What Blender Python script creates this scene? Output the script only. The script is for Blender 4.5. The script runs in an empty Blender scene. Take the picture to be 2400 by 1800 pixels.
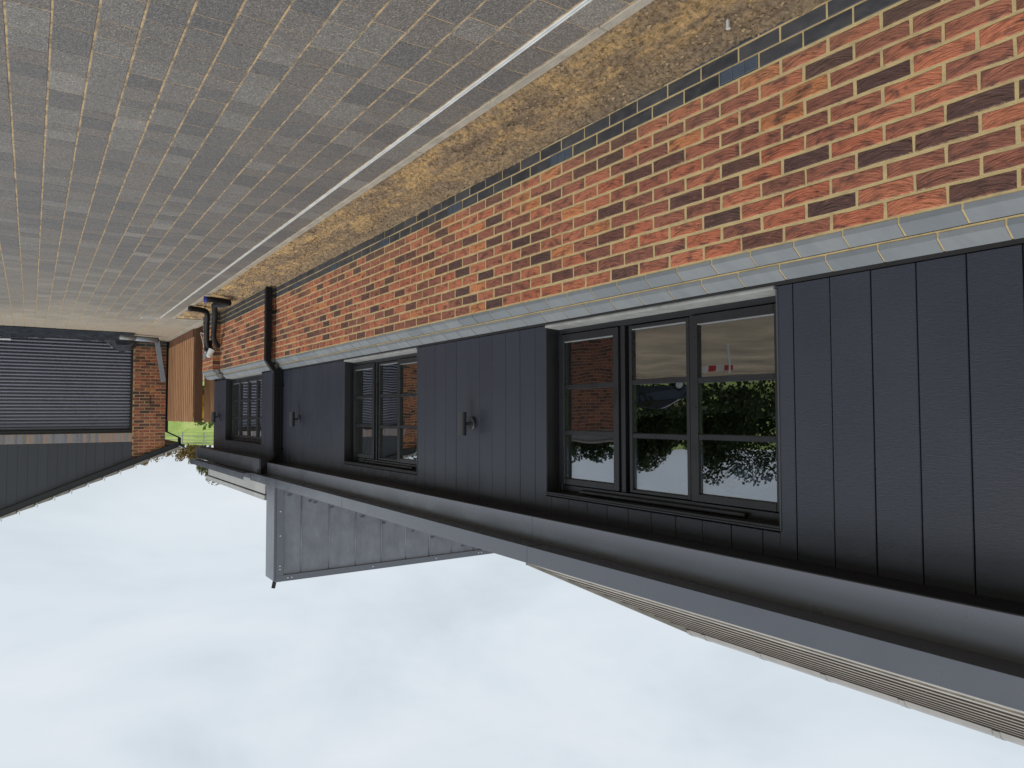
import bpy, bmesh, math, random
from mathutils import Vector, Matrix, noise as mnoise
R = math.radians
rng = random.Random(7)
scene = bpy.context.scene
COL = scene.collection

# ------------------------------------------------------------------ camera, sky, sun, exposure
CAM = Vector((2.725, 0.0, 1.734))
YAW, PITCH, ROLL, FPX = R(34.1), R(-2.34), R(-0.14), 1665.6
F = Vector((-math.sin(YAW) * math.cos(PITCH), math.cos(YAW) * math.cos(PITCH), math.sin(PITCH)))
Rt = Vector((math.cos(YAW), math.sin(YAW), 0)); Up = Rt.cross(F)
c_, s_ = math.cos(ROLL), math.sin(ROLL)
Rt, Up = c_ * Rt + s_ * Up, -s_ * Rt + c_ * Up
cd = bpy.data.cameras.new("camera"); cam = bpy.data.objects.new("camera", cd); COL.objects.link(cam)
cd.sensor_width = 36.0; cd.lens = FPX / 2400.0 * 36.0; cd.clip_start = 0.05; cd.clip_end = 2000
M = Matrix.Identity(4)
for i, v in enumerate((-Rt, -Up, -F)):      # the photograph was taken with the phone upside down
    for r in range(3): M[r][i] = v[r]
M.translation = CAM
cam.matrix_world = M
scene.camera = cam

def px_of(p):
    d = Vector(p) - CAM; z = d.dot(F)
    if z < 0.05: return None
    return (1200 - FPX * d.dot(Rt) / z, 900 + FPX * d.dot(Up) / z, z)

SUN_EL, SUN_AZ = R(46), R(97)
w = bpy.data.worlds.new("World"); scene.world = w; w.use_nodes = True
nt = w.node_tree; nt.nodes.clear()
N = nt.nodes.new; L = nt.links.new
out = N("ShaderNodeOutputWorld"); bg = N("ShaderNodeBackground"); bg.inputs[1].default_value = 0.1
sky = N("ShaderNodeTexSky"); sky.sky_type = 'NISHITA'; sky.sun_disc = False
sky.sun_elevation = SUN_EL; sky.sun_rotation = SUN_AZ; sky.dust_density = 2.0
tc = N("ShaderNodeTexCoord"); mp = N("ShaderNodeMapping"); mp.inputs['Scale'].default_value = (1.1, 1.1, 2.6)
n1 = N("ShaderNodeTexNoise"); n1.inputs['Scale'].default_value = 2.3; n1.inputs['Detail'].default_value = 5; n1.inputs['Roughness'].default_value = 0.58
n1.inputs['Distortion'].default_value = 0.4
rp = N("ShaderNodeValToRGB")
rp.color_ramp.elements[0].position = 0.30; rp.color_ramp.elements[0].color = (4.45, 4.95, 5.40, 1)
rp.color_ramp.elements[1].position = 0.70; rp.color_ramp.elements[1].color = (5.85, 6.15, 6.55, 1)
e = rp.color_ramp.elements.new(0.5); e.color = (5.25, 5.72, 6.10, 1)
mx = N("ShaderNodeMix"); mx.data_type = 'RGBA'; mx.inputs[0].default_value = 0.93
L(tc.outputs['Generated'], mp.inputs[0]); L(mp.outputs[0], n1.inputs['Vector']); L(n1.outputs[0], rp.inputs[0])
L(sky.outputs[0], mx.inputs[6]); L(rp.outputs[0], mx.inputs[7]); L(mx.outputs[2], bg.inputs[0]); L(bg.outputs[0], out.inputs[0])
sl = bpy.data.lights.new("sun", 'SUN'); sl.energy = 1.5; sl.angle = R(35); sl.color = (1.0, 0.95, 0.88)
so = bpy.data.objects.new("sun", sl); COL.objects.link(so)
sd = Vector((math.sin(SUN_AZ) * math.cos(SUN_EL), math.cos(SUN_AZ) * math.cos(SUN_EL), math.sin(SUN_EL)))
so.rotation_euler = sd.to_track_quat('Z', 'Y').to_euler(); so.location = (10, 5, 20)
vs = scene.view_settings
vs.view_transform = 'Standard'; vs.look = 'None'; vs.gamma = 1; vs.exposure = 0.48; vs.use_curve_mapping = False

# ------------------------------------------------------------------ materials
MATS = {}
class NB:
    def __init__(s, name):
        s.m = bpy.data.materials.new(name); s.m.use_nodes = True; s.t = s.m.node_tree
        s.t.nodes.clear(); MATS[name] = s.m
        s.out = s.n("ShaderNodeOutputMaterial"); s.b = s.n("ShaderNodeBsdfPrincipled"); s.l(s.b.outputs[0], s.out.inputs[0])
    def n(s, ty, **kw):
        o = s.t.nodes.new(ty)
        for k, v in kw.items(): setattr(o, k, v)
        return o
    def l(s, a, b): s.t.links.new(a, b)
    def val(s, sock, v):
        if hasattr(v, 'is_linked') or hasattr(v, 'links'): s.l(v, sock)
        else: sock.default_value = v
    def noise(s, vec, scale, detail=3, rough=0.5, dist=0.0):
        o = s.n("ShaderNodeTexNoise"); o.inputs['Scale'].default_value = scale; o.inputs['Detail'].default_value = detail
        o.inputs['Roughness'].default_value = rough; o.inputs['Distortion'].default_value = dist
        if vec is not None: s.l(vec, o.inputs['Vector'])
        return o.outputs[0]
    def ramp(s, fac, stops, interp='LINEAR'):
        o = s.n("ShaderNodeValToRGB"); cr = o.color_ramp; cr.interpolation = interp
        while len(cr.elements) < len(stops): cr.elements.new(0.5)
        for el, (p, c) in zip(cr.elements, stops):
            el.position = p; el.color = (c, c, c, 1) if isinstance(c, (int, float)) else (*c, 1)
        s.l(fac, o.inputs[0]); return o.outputs[0]
    def mix(s, f, a, b, mode='MIX'):
        o = s.n("ShaderNodeMix", data_type='RGBA', blend_type=mode)
        s.val(o.inputs[0], f)
        for k, v in ((6, a), (7, b)):
            if isinstance(v, tuple): o.inputs[k].default_value = (*v, 1)
            elif isinstance(v, (int, float)): o.inputs[k].default_value = (v, v, v, 1)
            else: s.l(v, o.inputs[k])
        return o.outputs[2]
    def math(s, op, a, b=0.0):
        o = s.n("ShaderNodeMath", operation=op); s.val(o.inputs[0], a); s.val(o.inputs[1], b); return o.outputs[0]
    def mapping(s, vec, scale=(1, 1, 1), loc=(0, 0, 0)):
        o = s.n("ShaderNodeMapping"); o.inputs['Scale'].default_value = scale; o.inputs['Location'].default_value = loc
        s.l(vec, o.inputs[0]); return o.outputs[0]
    def obj(s): return s.n("ShaderNodeTexCoord").outputs['Object']
    def pos(s): return s.n("ShaderNodeNewGeometry").outputs['Position']
    def bump(s, h, dist=0.01, strength=1.0):
        o = s.n("ShaderNodeBump"); o.inputs['Distance'].default_value = dist; o.inputs['Strength'].default_value = strength
        s.l(h, o.inputs['Height']); s.l(o.outputs[0], s.b.inputs['Normal'])
    def set(s, col=None, rough=0.6, metal=0.0, spec=0.5):
        if col is not None:
            if isinstance(col, tuple): s.b.inputs['Base Color'].default_value = (*col, 1)
            else: s.l(col, s.b.inputs['Base Color'])
        s.val(s.b.inputs['Roughness'], rough); s.b.inputs['Metallic'].default_value = metal
        s.b.inputs['Specular IOR Level'].default_value = spec
        return s.m

def simple(name, col, rough=0.6, metal=0.0, var=0.15, scale=6.0, spec=0.5, bump=0.0, bscale=60.0, stretch=(1, 1, 1)):
    b = NB(name); p = b.mapping(b.pos(), stretch)
    f = b.noise(p, scale, 5, 0.6)
    c = b.mix(b.ramp(f, [(0.3, 0.0), (0.7, 1.0)]), tuple(x * (1 - var) for x in col), tuple(min(1, x * (1 + var)) for x in col))
    if bump: b.bump(b.noise(p, bscale, 3), bump)
    rr = b.ramp(f, [(0.3, max(0.02, rough - .07)), (0.7, min(1, rough + .07))])
    return b.set(c, rr, metal, spec)

def piece_mat(name, kind, joined):
    """bricks and pavers: one colour per piece (property rnd), texture in the piece's own uv metres"""
    b = NB(name)
    at = b.n("ShaderNodeAttribute"); at.attribute_type = 'GEOMETRY' if joined else 'OBJECT'; at.attribute_name = 'rnd'
    rnd = at.outputs['Fac']
    uv = b.n("ShaderNodeUVMap").outputs[0]
    sep = b.n("ShaderNodeSeparateXYZ"); b.l(uv, sep.inputs[0])
    u, v = sep.outputs[0], sep.outputs[1]
    offu = b.math('MULTIPLY', rnd, 37.31); offv = b.math('MULTIPLY', rnd, 91.77)
    cmb = b.n("ShaderNodeCombineXYZ")
    b.l(b.math('ADD', u, offu), cmb.inputs[0]); b.l(b.math('ADD', v, offv), cmb.inputs[1])
    flat = cmb.outputs[0]
    if kind == 'red':
        arc = b.math('SUBTRACT', v, b.math('MULTIPLY', b.math('MULTIPLY', u, u), 2.2))
        cm2 = b.n("ShaderNodeCombineXYZ"); b.l(b.math('ADD', u, offu), cm2.inputs[0]); b.l(b.math('ADD', arc, offv), cm2.inputs[1])
        crease = b.noise(b.mapping(cm2.outputs[0], (14, 95, 1)), 1.0, 4, 0.62, 0.9)
        patch = b.noise(b.mapping(flat, (11, 22, 1)), 1.0, 3, 0.6, 0.6)
        dk1, dk2 = (.112, .064, .058), (.145, .074, .062)
        base = b.ramp(rnd, [(0.0, dk1), (0.09, dk2), (0.15, (.165, .075, .060)), (0.22, (.26, .108, .078)), (0.32, (.32, .125, .085)),
                            (0.43, (.38, .142, .090)), (0.52, (.34, .125, .085)), (0.58, (.46, .168, .100)), (0.72, (.50, .178, .102)),
                            (0.84, (.46, .152, .088)), (0.94, (.54, .215, .098))], 'CONSTANT')
        base = b.mix(b.ramp(patch, [(0.48, 0.0), (0.68, 0.8)]), base, (.085, .050, .046))
        light = b.ramp(b.noise(b.mapping(flat, (16, 40, 1)), 1.3, 3, 0.6), [(0.58, 0.0), (0.80, 0.6)])
        base = b.mix(light, base, (.46, .19, .105))
        line = b.ramp(crease, [(0.30, 0.38), (0.42, 0.88), (0.62, 1.06)])
        grain = b.ramp(b.noise(flat, 420, 2), [(0.3, 0.88), (0.7, 1.10)])
        col = b.mix(1.0, base, b.mix(1.0, line, grain, 'MULTIPLY'), 'MULTIPLY')
        h = b.math('ADD', b.math('MULTIPLY', crease, 1.0), b.math('MULTIPLY', b.noise(flat, 300, 2), 0.22))
        wp = b.pos(); big = b.ramp(b.noise(wp, 1.4, 4, 0.6), [(0.3, 0.84), (0.7, 1.10)])
        col = b.mix(1.0, col, big, 'MULTIPLY')
        sz = b.n('ShaderNodeSeparateXYZ'); b.l(wp, sz.inputs[0])
        spl = b.ramp(b.math('ADD', sz.outputs[2], b.math('MULTIPLY', b.noise(wp, 9, 4, 0.7), 0.3)), [(0.30, 0.14), (0.55, 0.0)])
        col = b.mix(spl, col, (.34, .25, .16))
        av = b.math('ADD', b.math('ABSOLUTE', v), b.math('MULTIPLY', b.noise(flat, 55, 4, 0.7), 0.014))
        au = b.math('ADD', b.math('ABSOLUTE', u), b.math('MULTIPLY', b.noise(flat, 70, 4, 0.7), 0.014))
        sm = b.math('MAXIMUM', b.ramp(av, [(0.0375, 0.0), (0.0395, 0.85)]), b.ramp(au, [(0.113, 0.0), (0.1155, 0.85)]))
        col = b.mix(sm, col, (.40, .31, .17))
        b.bump(h, 0.011, 1.0)
        return b.set(col, 0.88, 0, 0.25)
    if kind == 'blue':
        patch = b.noise(b.mapping(flat, (9, 18, 1)), 1.0, 4, 0.6)
        base = b.ramp(rnd, [(0.0, (.026, .029, .036)), (0.5, (.040, .043, .052)), (1.0, (.058, .058, .066))])
        col = b.mix(b.ramp(patch, [(0.45, 0.0), (0.75, 0.6)]), base, (.10, .095, .095))
        b.bump(b.noise(flat, 180, 3), 0.002, 0.6)
        return b.set(col, b.ramp(patch, [(0.3, 0.42), (0.7, 0.65)]), 0, 0.5)
    if kind == 'sill':
        patch = b.noise(b.mapping(flat, (10, 14, 1)), 1.0, 5, 0.65)
        base = b.ramp(rnd, [(0.0, (.150, .168, .184)), (0.5, (.176, .194, .210)), (1.0, (.205, .220, .234))])
        col = b.mix(b.ramp(patch, [(0.40, 0.0), (0.75, 0.55)]), base, (.12, .135, .16))
        b.bump(b.noise(flat, 160, 3), 0.0015, 0.6)
        return b.set(col, 0.55, 0, 0.5)
    if kind == 'soldier':
        base = b.ramp(rnd, [(0.0, (.22, .22, .25)), (0.35, (.31, .28, .27)), (0.6, (.37, .27, .24)), (0.8, (.26, .265, .29))], 'CONSTANT')
        b.bump(b.noise(flat, 120, 3), 0.002)
        return b.set(base, 0.75)
    if kind == 'paver':
        p = b.pos()
        sp = b.n("ShaderNodeTexVoronoi"); sp.inputs['Scale'].default_value = 190; b.l(flat, sp.inputs['Vector'])
        spc = b.n("ShaderNodeSeparateColor"); b.l(sp.outputs['Color'], spc.inputs[0])
        g = b.ramp(spc.outputs[0], [(0.0, (.095, .092, .089)), (0.35, (.145, .139, .132)), (0.65, (.185, .176, .165)), (0.88, (.235, .221, .204)), (1.0, (.32, .30, .27))])
        tone = b.ramp(rnd, [(0.0, (.66, .66, .68)), (0.3, (.76, .75, .75)), (0.6, (.86, .80, .76)), (0.85, (.92, .90, .88)), (0.95, (1.02, 1.0, .97)), (1.0, (1.25, 1.2, 1.15))])
        col = b.mix(1.0, g, tone, 'MULTIPLY')
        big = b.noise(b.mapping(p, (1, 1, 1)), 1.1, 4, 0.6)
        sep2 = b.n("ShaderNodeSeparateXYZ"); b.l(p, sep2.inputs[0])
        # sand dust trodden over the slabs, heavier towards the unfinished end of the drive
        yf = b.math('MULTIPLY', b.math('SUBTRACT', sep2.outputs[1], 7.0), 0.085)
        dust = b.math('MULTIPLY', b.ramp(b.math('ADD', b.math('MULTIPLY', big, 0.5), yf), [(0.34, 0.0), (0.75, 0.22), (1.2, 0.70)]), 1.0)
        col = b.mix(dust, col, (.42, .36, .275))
        fine = b.ramp(b.noise(p, 45, 4, 0.7), [(0.55, 0.0), (0.8, 0.35)])
        col = b.mix(fine, col, (.22, .19, .15))
        b.bump(b.math('ADD', sp.outputs['Distance'], b.noise(flat, 90, 2)), 0.003, 0.7)
        return b.set(col, 0.62, 0, 0.5)

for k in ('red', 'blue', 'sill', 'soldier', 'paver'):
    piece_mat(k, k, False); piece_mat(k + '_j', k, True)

def mortar_mat():
    b = NB('mortar'); p = b.pos()
    f = b.noise(p, 14, 5, 0.65)
    c = b.ramp(f, [(0.25, (.33, .26, .145)), (0.5, (.48, .375, .195)), (0.75, (.57, .44, .225))])
    c = b.mix(b.ramp(b.noise(p, 260, 2), [(0.4, 0.0), (0.7, 0.35)]), c, (.36, .30, .19))
    b.bump(b.noise(p, 220, 3), 0.003); b.set(c, 0.95, 0, 0.2)
mortar_mat()
def sand_joint():
    b = NB('joint_sand'); p = b.pos()
    f = b.noise(p, 11, 6, 0.75)
    c = b.ramp(f, [(0.30, (.11, .095, .072)), (0.43, (.24, .18, .115)), (0.54, (.45, .325, .185)), (0.75, (.55, .40, .23))])
    b.bump(b.noise(p, 200, 2), 0.003); b.set(c, 0.95, 0, 0.2)
sand_joint()
def soil_mat():
    b = NB('soil'); p = b.pos()
    st = b.mapping(p, (1.0, 0.45, 1.0))
    f = b.noise(st, 4.2, 10, 0.76, 0.35)
    c = b.ramp(f, [(0.34, (.22, .162, .112)), (0.42, (.36, .265, .178)), (0.48, (.47, .335, .205)), (0.55, (.68, .46, .225)), (0.68, (.80, .55, .28))])
    g = b.ramp(b.noise(p, 34, 6, 0.80), [(0.39, 0.50), (0.46, 0.92), (0.52, 1.22), (0.60, 1.48)])
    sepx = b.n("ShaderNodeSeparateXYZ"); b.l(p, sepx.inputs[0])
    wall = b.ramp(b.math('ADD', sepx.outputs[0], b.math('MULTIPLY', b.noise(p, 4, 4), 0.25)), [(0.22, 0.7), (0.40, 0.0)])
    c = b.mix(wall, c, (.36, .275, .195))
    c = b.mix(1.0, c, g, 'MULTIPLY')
    b.bump(b.noise(p, 48, 8, 0.8), 0.06, 1.0); b.set(c, 0.95, 0, 0.2)
soil_mat()
def clod_mat():
    b = NB('clod'); p = b.pos()
    f = b.noise(p, 16, 3, 0.7)
    c = b.ramp(f, [(0.32, (.13, .096, .064)), (0.50, (.25, .185, .12)), (0.66, (.40, .29, .175)), (0.80, (.50, .37, .22))])
    b.bump(b.noise(p, 300, 2), 0.004); b.set(c, 0.95, 0, 0.2)
clod_mat()
def board_mat(name, col, rough, spec=0.5):
    b = NB(name); p = b.pos()
    at = b.n("ShaderNodeObjectInfo").outputs['Random']
    gr = b.noise(b.mapping(p, (30, 30, 260)), 1.0, 3, 0.6, 0.3)
    c = b.mix(at, tuple(x * .93 for x in col), tuple(x * 1.07 for x in col))
    c = b.mix(b.ramp(gr, [(0.3, 0.0), (0.7, 0.35)]), c, tuple(x * 1.35 for x in col))
    dustn = b.noise(p, 90, 2); c = b.mix(b.ramp(dustn, [(0.76, 0.0), (0.82, 0.4)]), c, (.22, .22, .22))
    b.bump(gr, 0.0012, 0.8)
    return b.set(c, b.ramp(b.noise(p, 3, 4), [(0.3, rough - .06), (0.7, rough + .06)]), 0, spec)
board_mat('cladding', (.024, .028, .043), 0.36, 0.6)
board_mat('garage_cladding', (.050, .054, .065), 0.45)
simple('fascia', (.112, .121, .152), 0.30, 0, 0.06, 2.5, 0.9)
simple('wing_fascia', (.050, .054, .066), 0.36, 0, 0.08, 2.5)
simple('gutter', (.068, .075, .098), 0.24, 0.0, 0.06, 3.0, 0.95)
simple('soffit', (.016, .015, .020), 0.5, 0, 0.1)
simple('black_trim', (.018, .018, .021), 0.38, 0, 0.1)
simple('frame', (.015, .016, .020), 0.30, 0, 0.03)
simple('pale_sill', (.27, .275, .27), 0.42, 0, 0.22, 9.0)
simple('bead', (.20, .21, .215), 0.35, 0, 0.1, 9.0)
simple('vent_plastic', (.085, .105, .140), 0.35, 0, 0.1)
simple('downpipe', (.006, .006, .008), 0.55, 0, 0.1, 6.0, 0.3)
simple('steel', (.72, .76, .77), 0.38, 0.35, 0.12, 7.0)
simple('concrete', (.33, .30, .25), 0.85, 0, 0.22, 5.0, 0.3, 0.004, 90)
simple('interior', (.055, .058, .062), 0.8, 0, 0.2, 2.0)
simple('lamp', (.040, .042, .050), 0.38, 0, 0.06)
simple('lead_dark', (.10, .105, .12), 0.5, 0.1, 0.2)
simple('lead', (.215, .225, .262), 0.44, 0.25, 0.20, 4.0, 0.5, 0.004, 9, (1.5, 1.5, .9))
simple('tile', (.25, .222, .192), 0.72, 0, 0.18, 9.0, 0.4, 0.003, 60)
simple('tile_edge_shade', (.068, .055, .047), 0.8, 0, 0.25, 12.0)  # dark tile tails: shadow lines between courses put into the colour
simple('tile_edge_lit', (.23, .205, .175), 0.8, 0, 0.3, 12.0)  # tails of the eaves courses, painted lighter as if lit by the sky
simple('tile_pale', (.29, .272, .245), 0.60, 0, 0.22, 6.0, 0.5, 0.004, 60)
simple('parapet', (.40, .41, .41), 0.45, 0.1, 0.15, 2.0)
simple('ridge', (.27, .265, .26), 0.6, 0, 0.15, 6.0)
simple('slat', (.27, .275, .32), 0.30, 0.1, 0.06, 3.0)
simple('white_plastic', (.75, .75, .73), 0.45, 0, 0.08)
simple('grey_plastic', (.23, .27, .31), 0.42, 0, 0.12)
simple('tarp', (.028, .032, .038), 0.24, 0, 0.25, 3.0)
simple('duct', (.008, .008, .010), 0.6, 0, 0.25, 6.0, 0.3)
simple('blue_cap', (.03, .05, .30), 0.4, 0, 0.1)
simple('red_plastic', (.55, .05, .05), 0.5, 0, 0.2)
simple('yellow', (.72, .42, .02), 0.45, 0, 0.1)
simple('car_paint', (.035, .045, .065), 0.2, 0.3, 0.05)
simple('rubber', (.02, .02, .02), 0.8)
simple('ground_sand', (.27, .215, .145), 0.95, 0, 0.45, 0.35, 0.2, 0.02, 4)
simple('bark', (.10, .075, .055), 0.9, 0, 0.3, 8, 0.2, 0.01, 30)
simple('far_steel', (.35, .36, .36), 0.6, 0, 0.1)
def wood_mat():
    b = NB('wood'); p = b.pos()
    at = b.n("ShaderNodeObjectInfo").outputs['Random']
    gr = b.noise(b.mapping(p, (60, 60, 3)), 1.0, 5, 0.65, 0.5)
    kn = b.noise(b.mapping(p, (9, 9, 3)), 1.0, 3, 0.6)
    c = b.ramp(gr, [(0.3, (.24, .125, .066)), (0.5, (.42, .235, .125)), (0.7, (.53, .32, .185))])
    c = b.mix(b.math('MULTIPLY', at, 0.6), c, (.27, .14, .075))
    c = b.mix(b.ramp(kn, [(0.64, 0.0), (0.76, 0.6)]), c, (.13, .06, .03))
    b.bump(gr, 0.003); b.set(c, 0.8, 0, 0.3)
wood_mat()
simple('dark_wood', (.115, .055, .032), 0.85, 0, 0.35, 6, 0.3, 0.004, 40, (1, 1, .2))
def grass_mat():
    b = NB('grass'); p = b.pos()
    f = b.noise(b.mapping(p, (1, .35, 1)), 0.16, 6, 0.65, 0.5)
    c = b.ramp(f, [(0.3, (.17, .24, .06)), (0.48, (.29, .39, .10)), (0.6, (.40, .47, .15)), (0.72, (.48, .44, .21))])
    b.bump(b.noise(p, 3, 4), 0.3); b.set(c, 0.95, 0, 0.15)
grass_mat()
def leaf_mat(name, a, c2):
    b = NB(name); p = b.pos()
    f = b.noise(p, 1.7, 4, 0.7)
    c = b.ramp(f, [(0.35, a), (0.65, c2)])
    b.set(c, 0.7, 0, 0.3)
    tr = b.n("ShaderNodeBsdfTranslucent"); b.l(c, tr.inputs[0]); ms = b.n("ShaderNodeMixShader"); ms.inputs[0].default_value = 0.3
    b.l(b.b.outputs[0], ms.inputs[1]); b.l(tr.outputs[0], ms.inputs[2]); b.l(ms.outputs[0], b.out.inputs[0])
leaf_mat('leaf_green', (.085, .095, .034), (.17, .165, .068))
leaf_mat('leaf_autumn', (.16, .115, .045), (.30, .19, .075))
leaf_mat('leaf_dark', (.020, .035, .012), (.050, .070, .022))
leaf_mat('leaf_weed', (.08, .14, .03), (.20, .26, .07))
def far_brick():
    b = NB('far_brick')
    br = b.n("ShaderNodeTexBrick"); br.inputs['Scale'].default_value = 1.0
    br.inputs['Brick Width'].default_value = .225; br.inputs['Row Height'].default_value = .075; br.inputs['Mortar Size'].default_value = .006
    br.inputs['Color1'].default_value = (.36, .13, .08, 1); br.inputs['Color2'].default_value = (.13, .06, .05, 1); br.inputs['Mortar'].default_value = (.4, .32, .2, 1)
    sp = b.n("ShaderNodeSeparateXYZ"); b.l(b.pos(), sp.inputs[0]); cm = b.n("ShaderNodeCombineXYZ")
    b.l(b.math('ADD', sp.outputs[0], sp.outputs[1]), cm.inputs[0]); b.l(sp.outputs[2], cm.inputs[1]); b.l(cm.outputs[0], br.inputs['Vector'])
    b.set(br.outputs[0], 0.85)
far_brick()
def glass_mat(name, tint):
    b = NB(name)
    lw = b.n("ShaderNodeFresnel"); lw.inputs['IOR'].default_value = 1.75
    gl = b.n("ShaderNodeBsdfGlossy"); gl.inputs['Roughness'].default_value = 0.0; gl.inputs['Color'].default_value = (.92, .95, 1, 1)
    tp = b.n("ShaderNodeBsdfTransparent"); tp.inputs['Color'].default_value = (*tint, 1)
    ms = b.n("ShaderNodeMixShader")
    f = b.math('MULTIPLY', lw.outputs[0], 3.0)
    o = b.n("ShaderNodeMath", operation='MINIMUM'); b.l(f, o.inputs[0]); o.inputs[1].default_value = 0.85
    b.l(o.outputs[0], ms.inputs[0]); b.l(tp.outputs[0], ms.inputs[1]); b.l(gl.outputs[0], ms.inputs[2])
    bu = b.n("ShaderNodeBump"); bu.inputs['Distance'].default_value = 0.004; bu.inputs['Strength'].default_value = 0.5
    b.l(b.noise(b.mapping(b.pos(), (1, 1, 1)), 2.2, 1), bu.inputs['Height']); b.l(bu.outputs[0], gl.inputs['Normal'])
    b.l(ms.outputs[0], b.out.inputs[0])
glass_mat('glass', (.45, .47, .5))

# ------------------------------------------------------------------ mesh helpers
class MB:
    def __init__(s): s.v = []; s.f = []; s.mi = []; s.uv = None
    def quad(s, *pts):
        i = len(s.v); s.v += [tuple(p) for p in pts]; s.f.append(tuple(range(i, i + len(pts)))); return s
    def box(s, x0, x1, y0, y1, z0, z1):
        i = len(s.v)
        s.v += [(x0, y0, z0), (x1, y0, z0), (x1, y1, z0), (x0, y1, z0), (x0, y0, z1), (x1, y0, z1), (x1, y1, z1), (x0, y1, z1)]
        for q in ((0, 3, 2, 1), (4, 5, 6, 7), (0, 1, 5, 4), (1, 2, 6, 5), (2, 3, 7, 6), (3, 0, 4, 7)): s.f.append(tuple(i + k for k in q))
        return s
    def prism(s, poly, axis, a, b):
        """poly in the plane normal to axis, extruded from a to b"""
        def P(p, t):
            return (t, p[0], p[1]) if axis == 'x' else (p[0], t, p[1]) if axis == 'y' else (p[0], p[1], t)
        i = len(s.v); n = len(poly)
        s.v += [P(p, a) for p in poly] + [P(p, b) for p in poly]
        s.f.append(tuple(range(i + n - 1, i - 1, -1))); s.f.append(tuple(range(i + n, i + 2 * n)))
        for k in range(n): s.f.append((i + k, i + (k + 1) % n, i + n + (k + 1) % n, i + n + k))
        return s
    def cyl(s, p, q, r, n=16, r2=None, caps=True):
        p, q = Vector(p), Vector(q); d = (q - p).normalized(); a = d.orthogonal().normalized(); b = d.cross(a)
        r2 = r if r2 is None else r2; i = len(s.v)
        for c, rr in ((p, r), (q, r2)):
            for k in range(n):
                t = 2 * math.pi * k / n; s.v.append(tuple(c + a * rr * math.cos(t) + b * rr * math.sin(t)))
        for k in range(n): s.f.append((i + k, i + (k + 1) % n, i + n + (k + 1) % n, i + n + k))
        if caps: s.f.append(tuple(range(i + n - 1, i - 1, -1))); s.f.append(tuple(range(i + n, i + 2 * n)))
        return s
    def mesh(s, name, mat, bevel=0.0, smooth=False):
        me = bpy.data.meshes.new(name); me.from_pydata(s.v, [], s.f); me.update()
        bm = bmesh.new(); bm.from_mesh(me); bmesh.ops.recalc_face_normals(bm, faces=bm.faces)
        if bevel:
            es = [e for e in bm.edges if len(e.link_faces) == 2 and e.calc_face_angle(0) > 0.5]
            bmesh.ops.bevel(bm, geom=es, offset=bevel, segments=1, affect='EDGES', clamp_overlap=True)
        if smooth:
            for f in bm.faces: f.smooth = True
        bm.to_mesh(me); bm.free()
        me.materials.append(MATS[mat]); return me
    def build(s, name, mat, parent=None, bevel=0.0, smooth=False):
        return link(name, s.mesh(name, mat, bevel, smooth), parent)
def link(name, me, parent=None, loc=None, rot=None):
    o = bpy.data.objects.new(name, me); COL.objects.link(o)
    if parent is not None: o.parent = parent
    if loc is not None: o.location = loc
    if rot is not None: o.rotation_euler = rot
    return o
def tag(o, label, cat, group=None, kind=None):
    o['label'] = label; o['category'] = cat
    if group: o['group'] = group
    if kind: o['kind'] = kind
    return o
def thing(name, label, cat, loc=(0, 0, 0), group=None):
    o = bpy.data.objects.new(name, None); COL.objects.link(o); o.location = loc; o.empty_display_size = .2
    return tag(o, label, cat, group)
def struct(o, label=None):
    o['kind'] = 'structure'
    if label: o['label'] = label
    return o
def box(x0, x1, y0, y1, z0, z1): return MB().box(x0, x1, y0, y1, z0, z1)
def tube_mesh(pts, r, n=12, steps=10, rib=0.0):
    P = [Vector(p) for p in pts]; Q = []
    for i in range(len(P) - 1):
        p0 = P[max(0, i - 1)]; p1 = P[i]; p2 = P[i + 1]; p3 = P[min(len(P) - 1, i + 2)]
        for k in range(steps):
            t = k / steps
            Q.append(0.5 * ((2 * p1) + (p2 - p0) * t + (2 * p0 - 5 * p1 + 4 * p2 - p3) * t * t + (3 * p1 - p0 - 3 * p2 + p3) * t ** 3))
    Q.append(P[-1]); m = MB(); a = None
    for i, c in enumerate(Q):
        d = (Q[min(i + 1, len(Q) - 1)] - Q[max(i - 1, 0)]).normalized()
        if a is None: a = d.orthogonal().normalized()
        a = (a - d * a.dot(d)).normalized(); b = d.cross(a)
        rr = r * (1 + rib * (1 if i % 2 else -1))
        for k in range(n):
            t = 2 * math.pi * k / n; m.v.append(tuple(c + a * rr * math.cos(t) + b * rr * math.sin(t)))
        if i:
            o = (i - 1) * n
            for k in range(n): m.f.append((o + k, o + (k + 1) % n, o + n + (k + 1) % n, o + n + k))
    e = (len(Q) - 1) * n
    m.f.append(tuple(range(n - 1, -1, -1))); m.f.append(tuple(range(e, e + n)))
    return m

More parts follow.
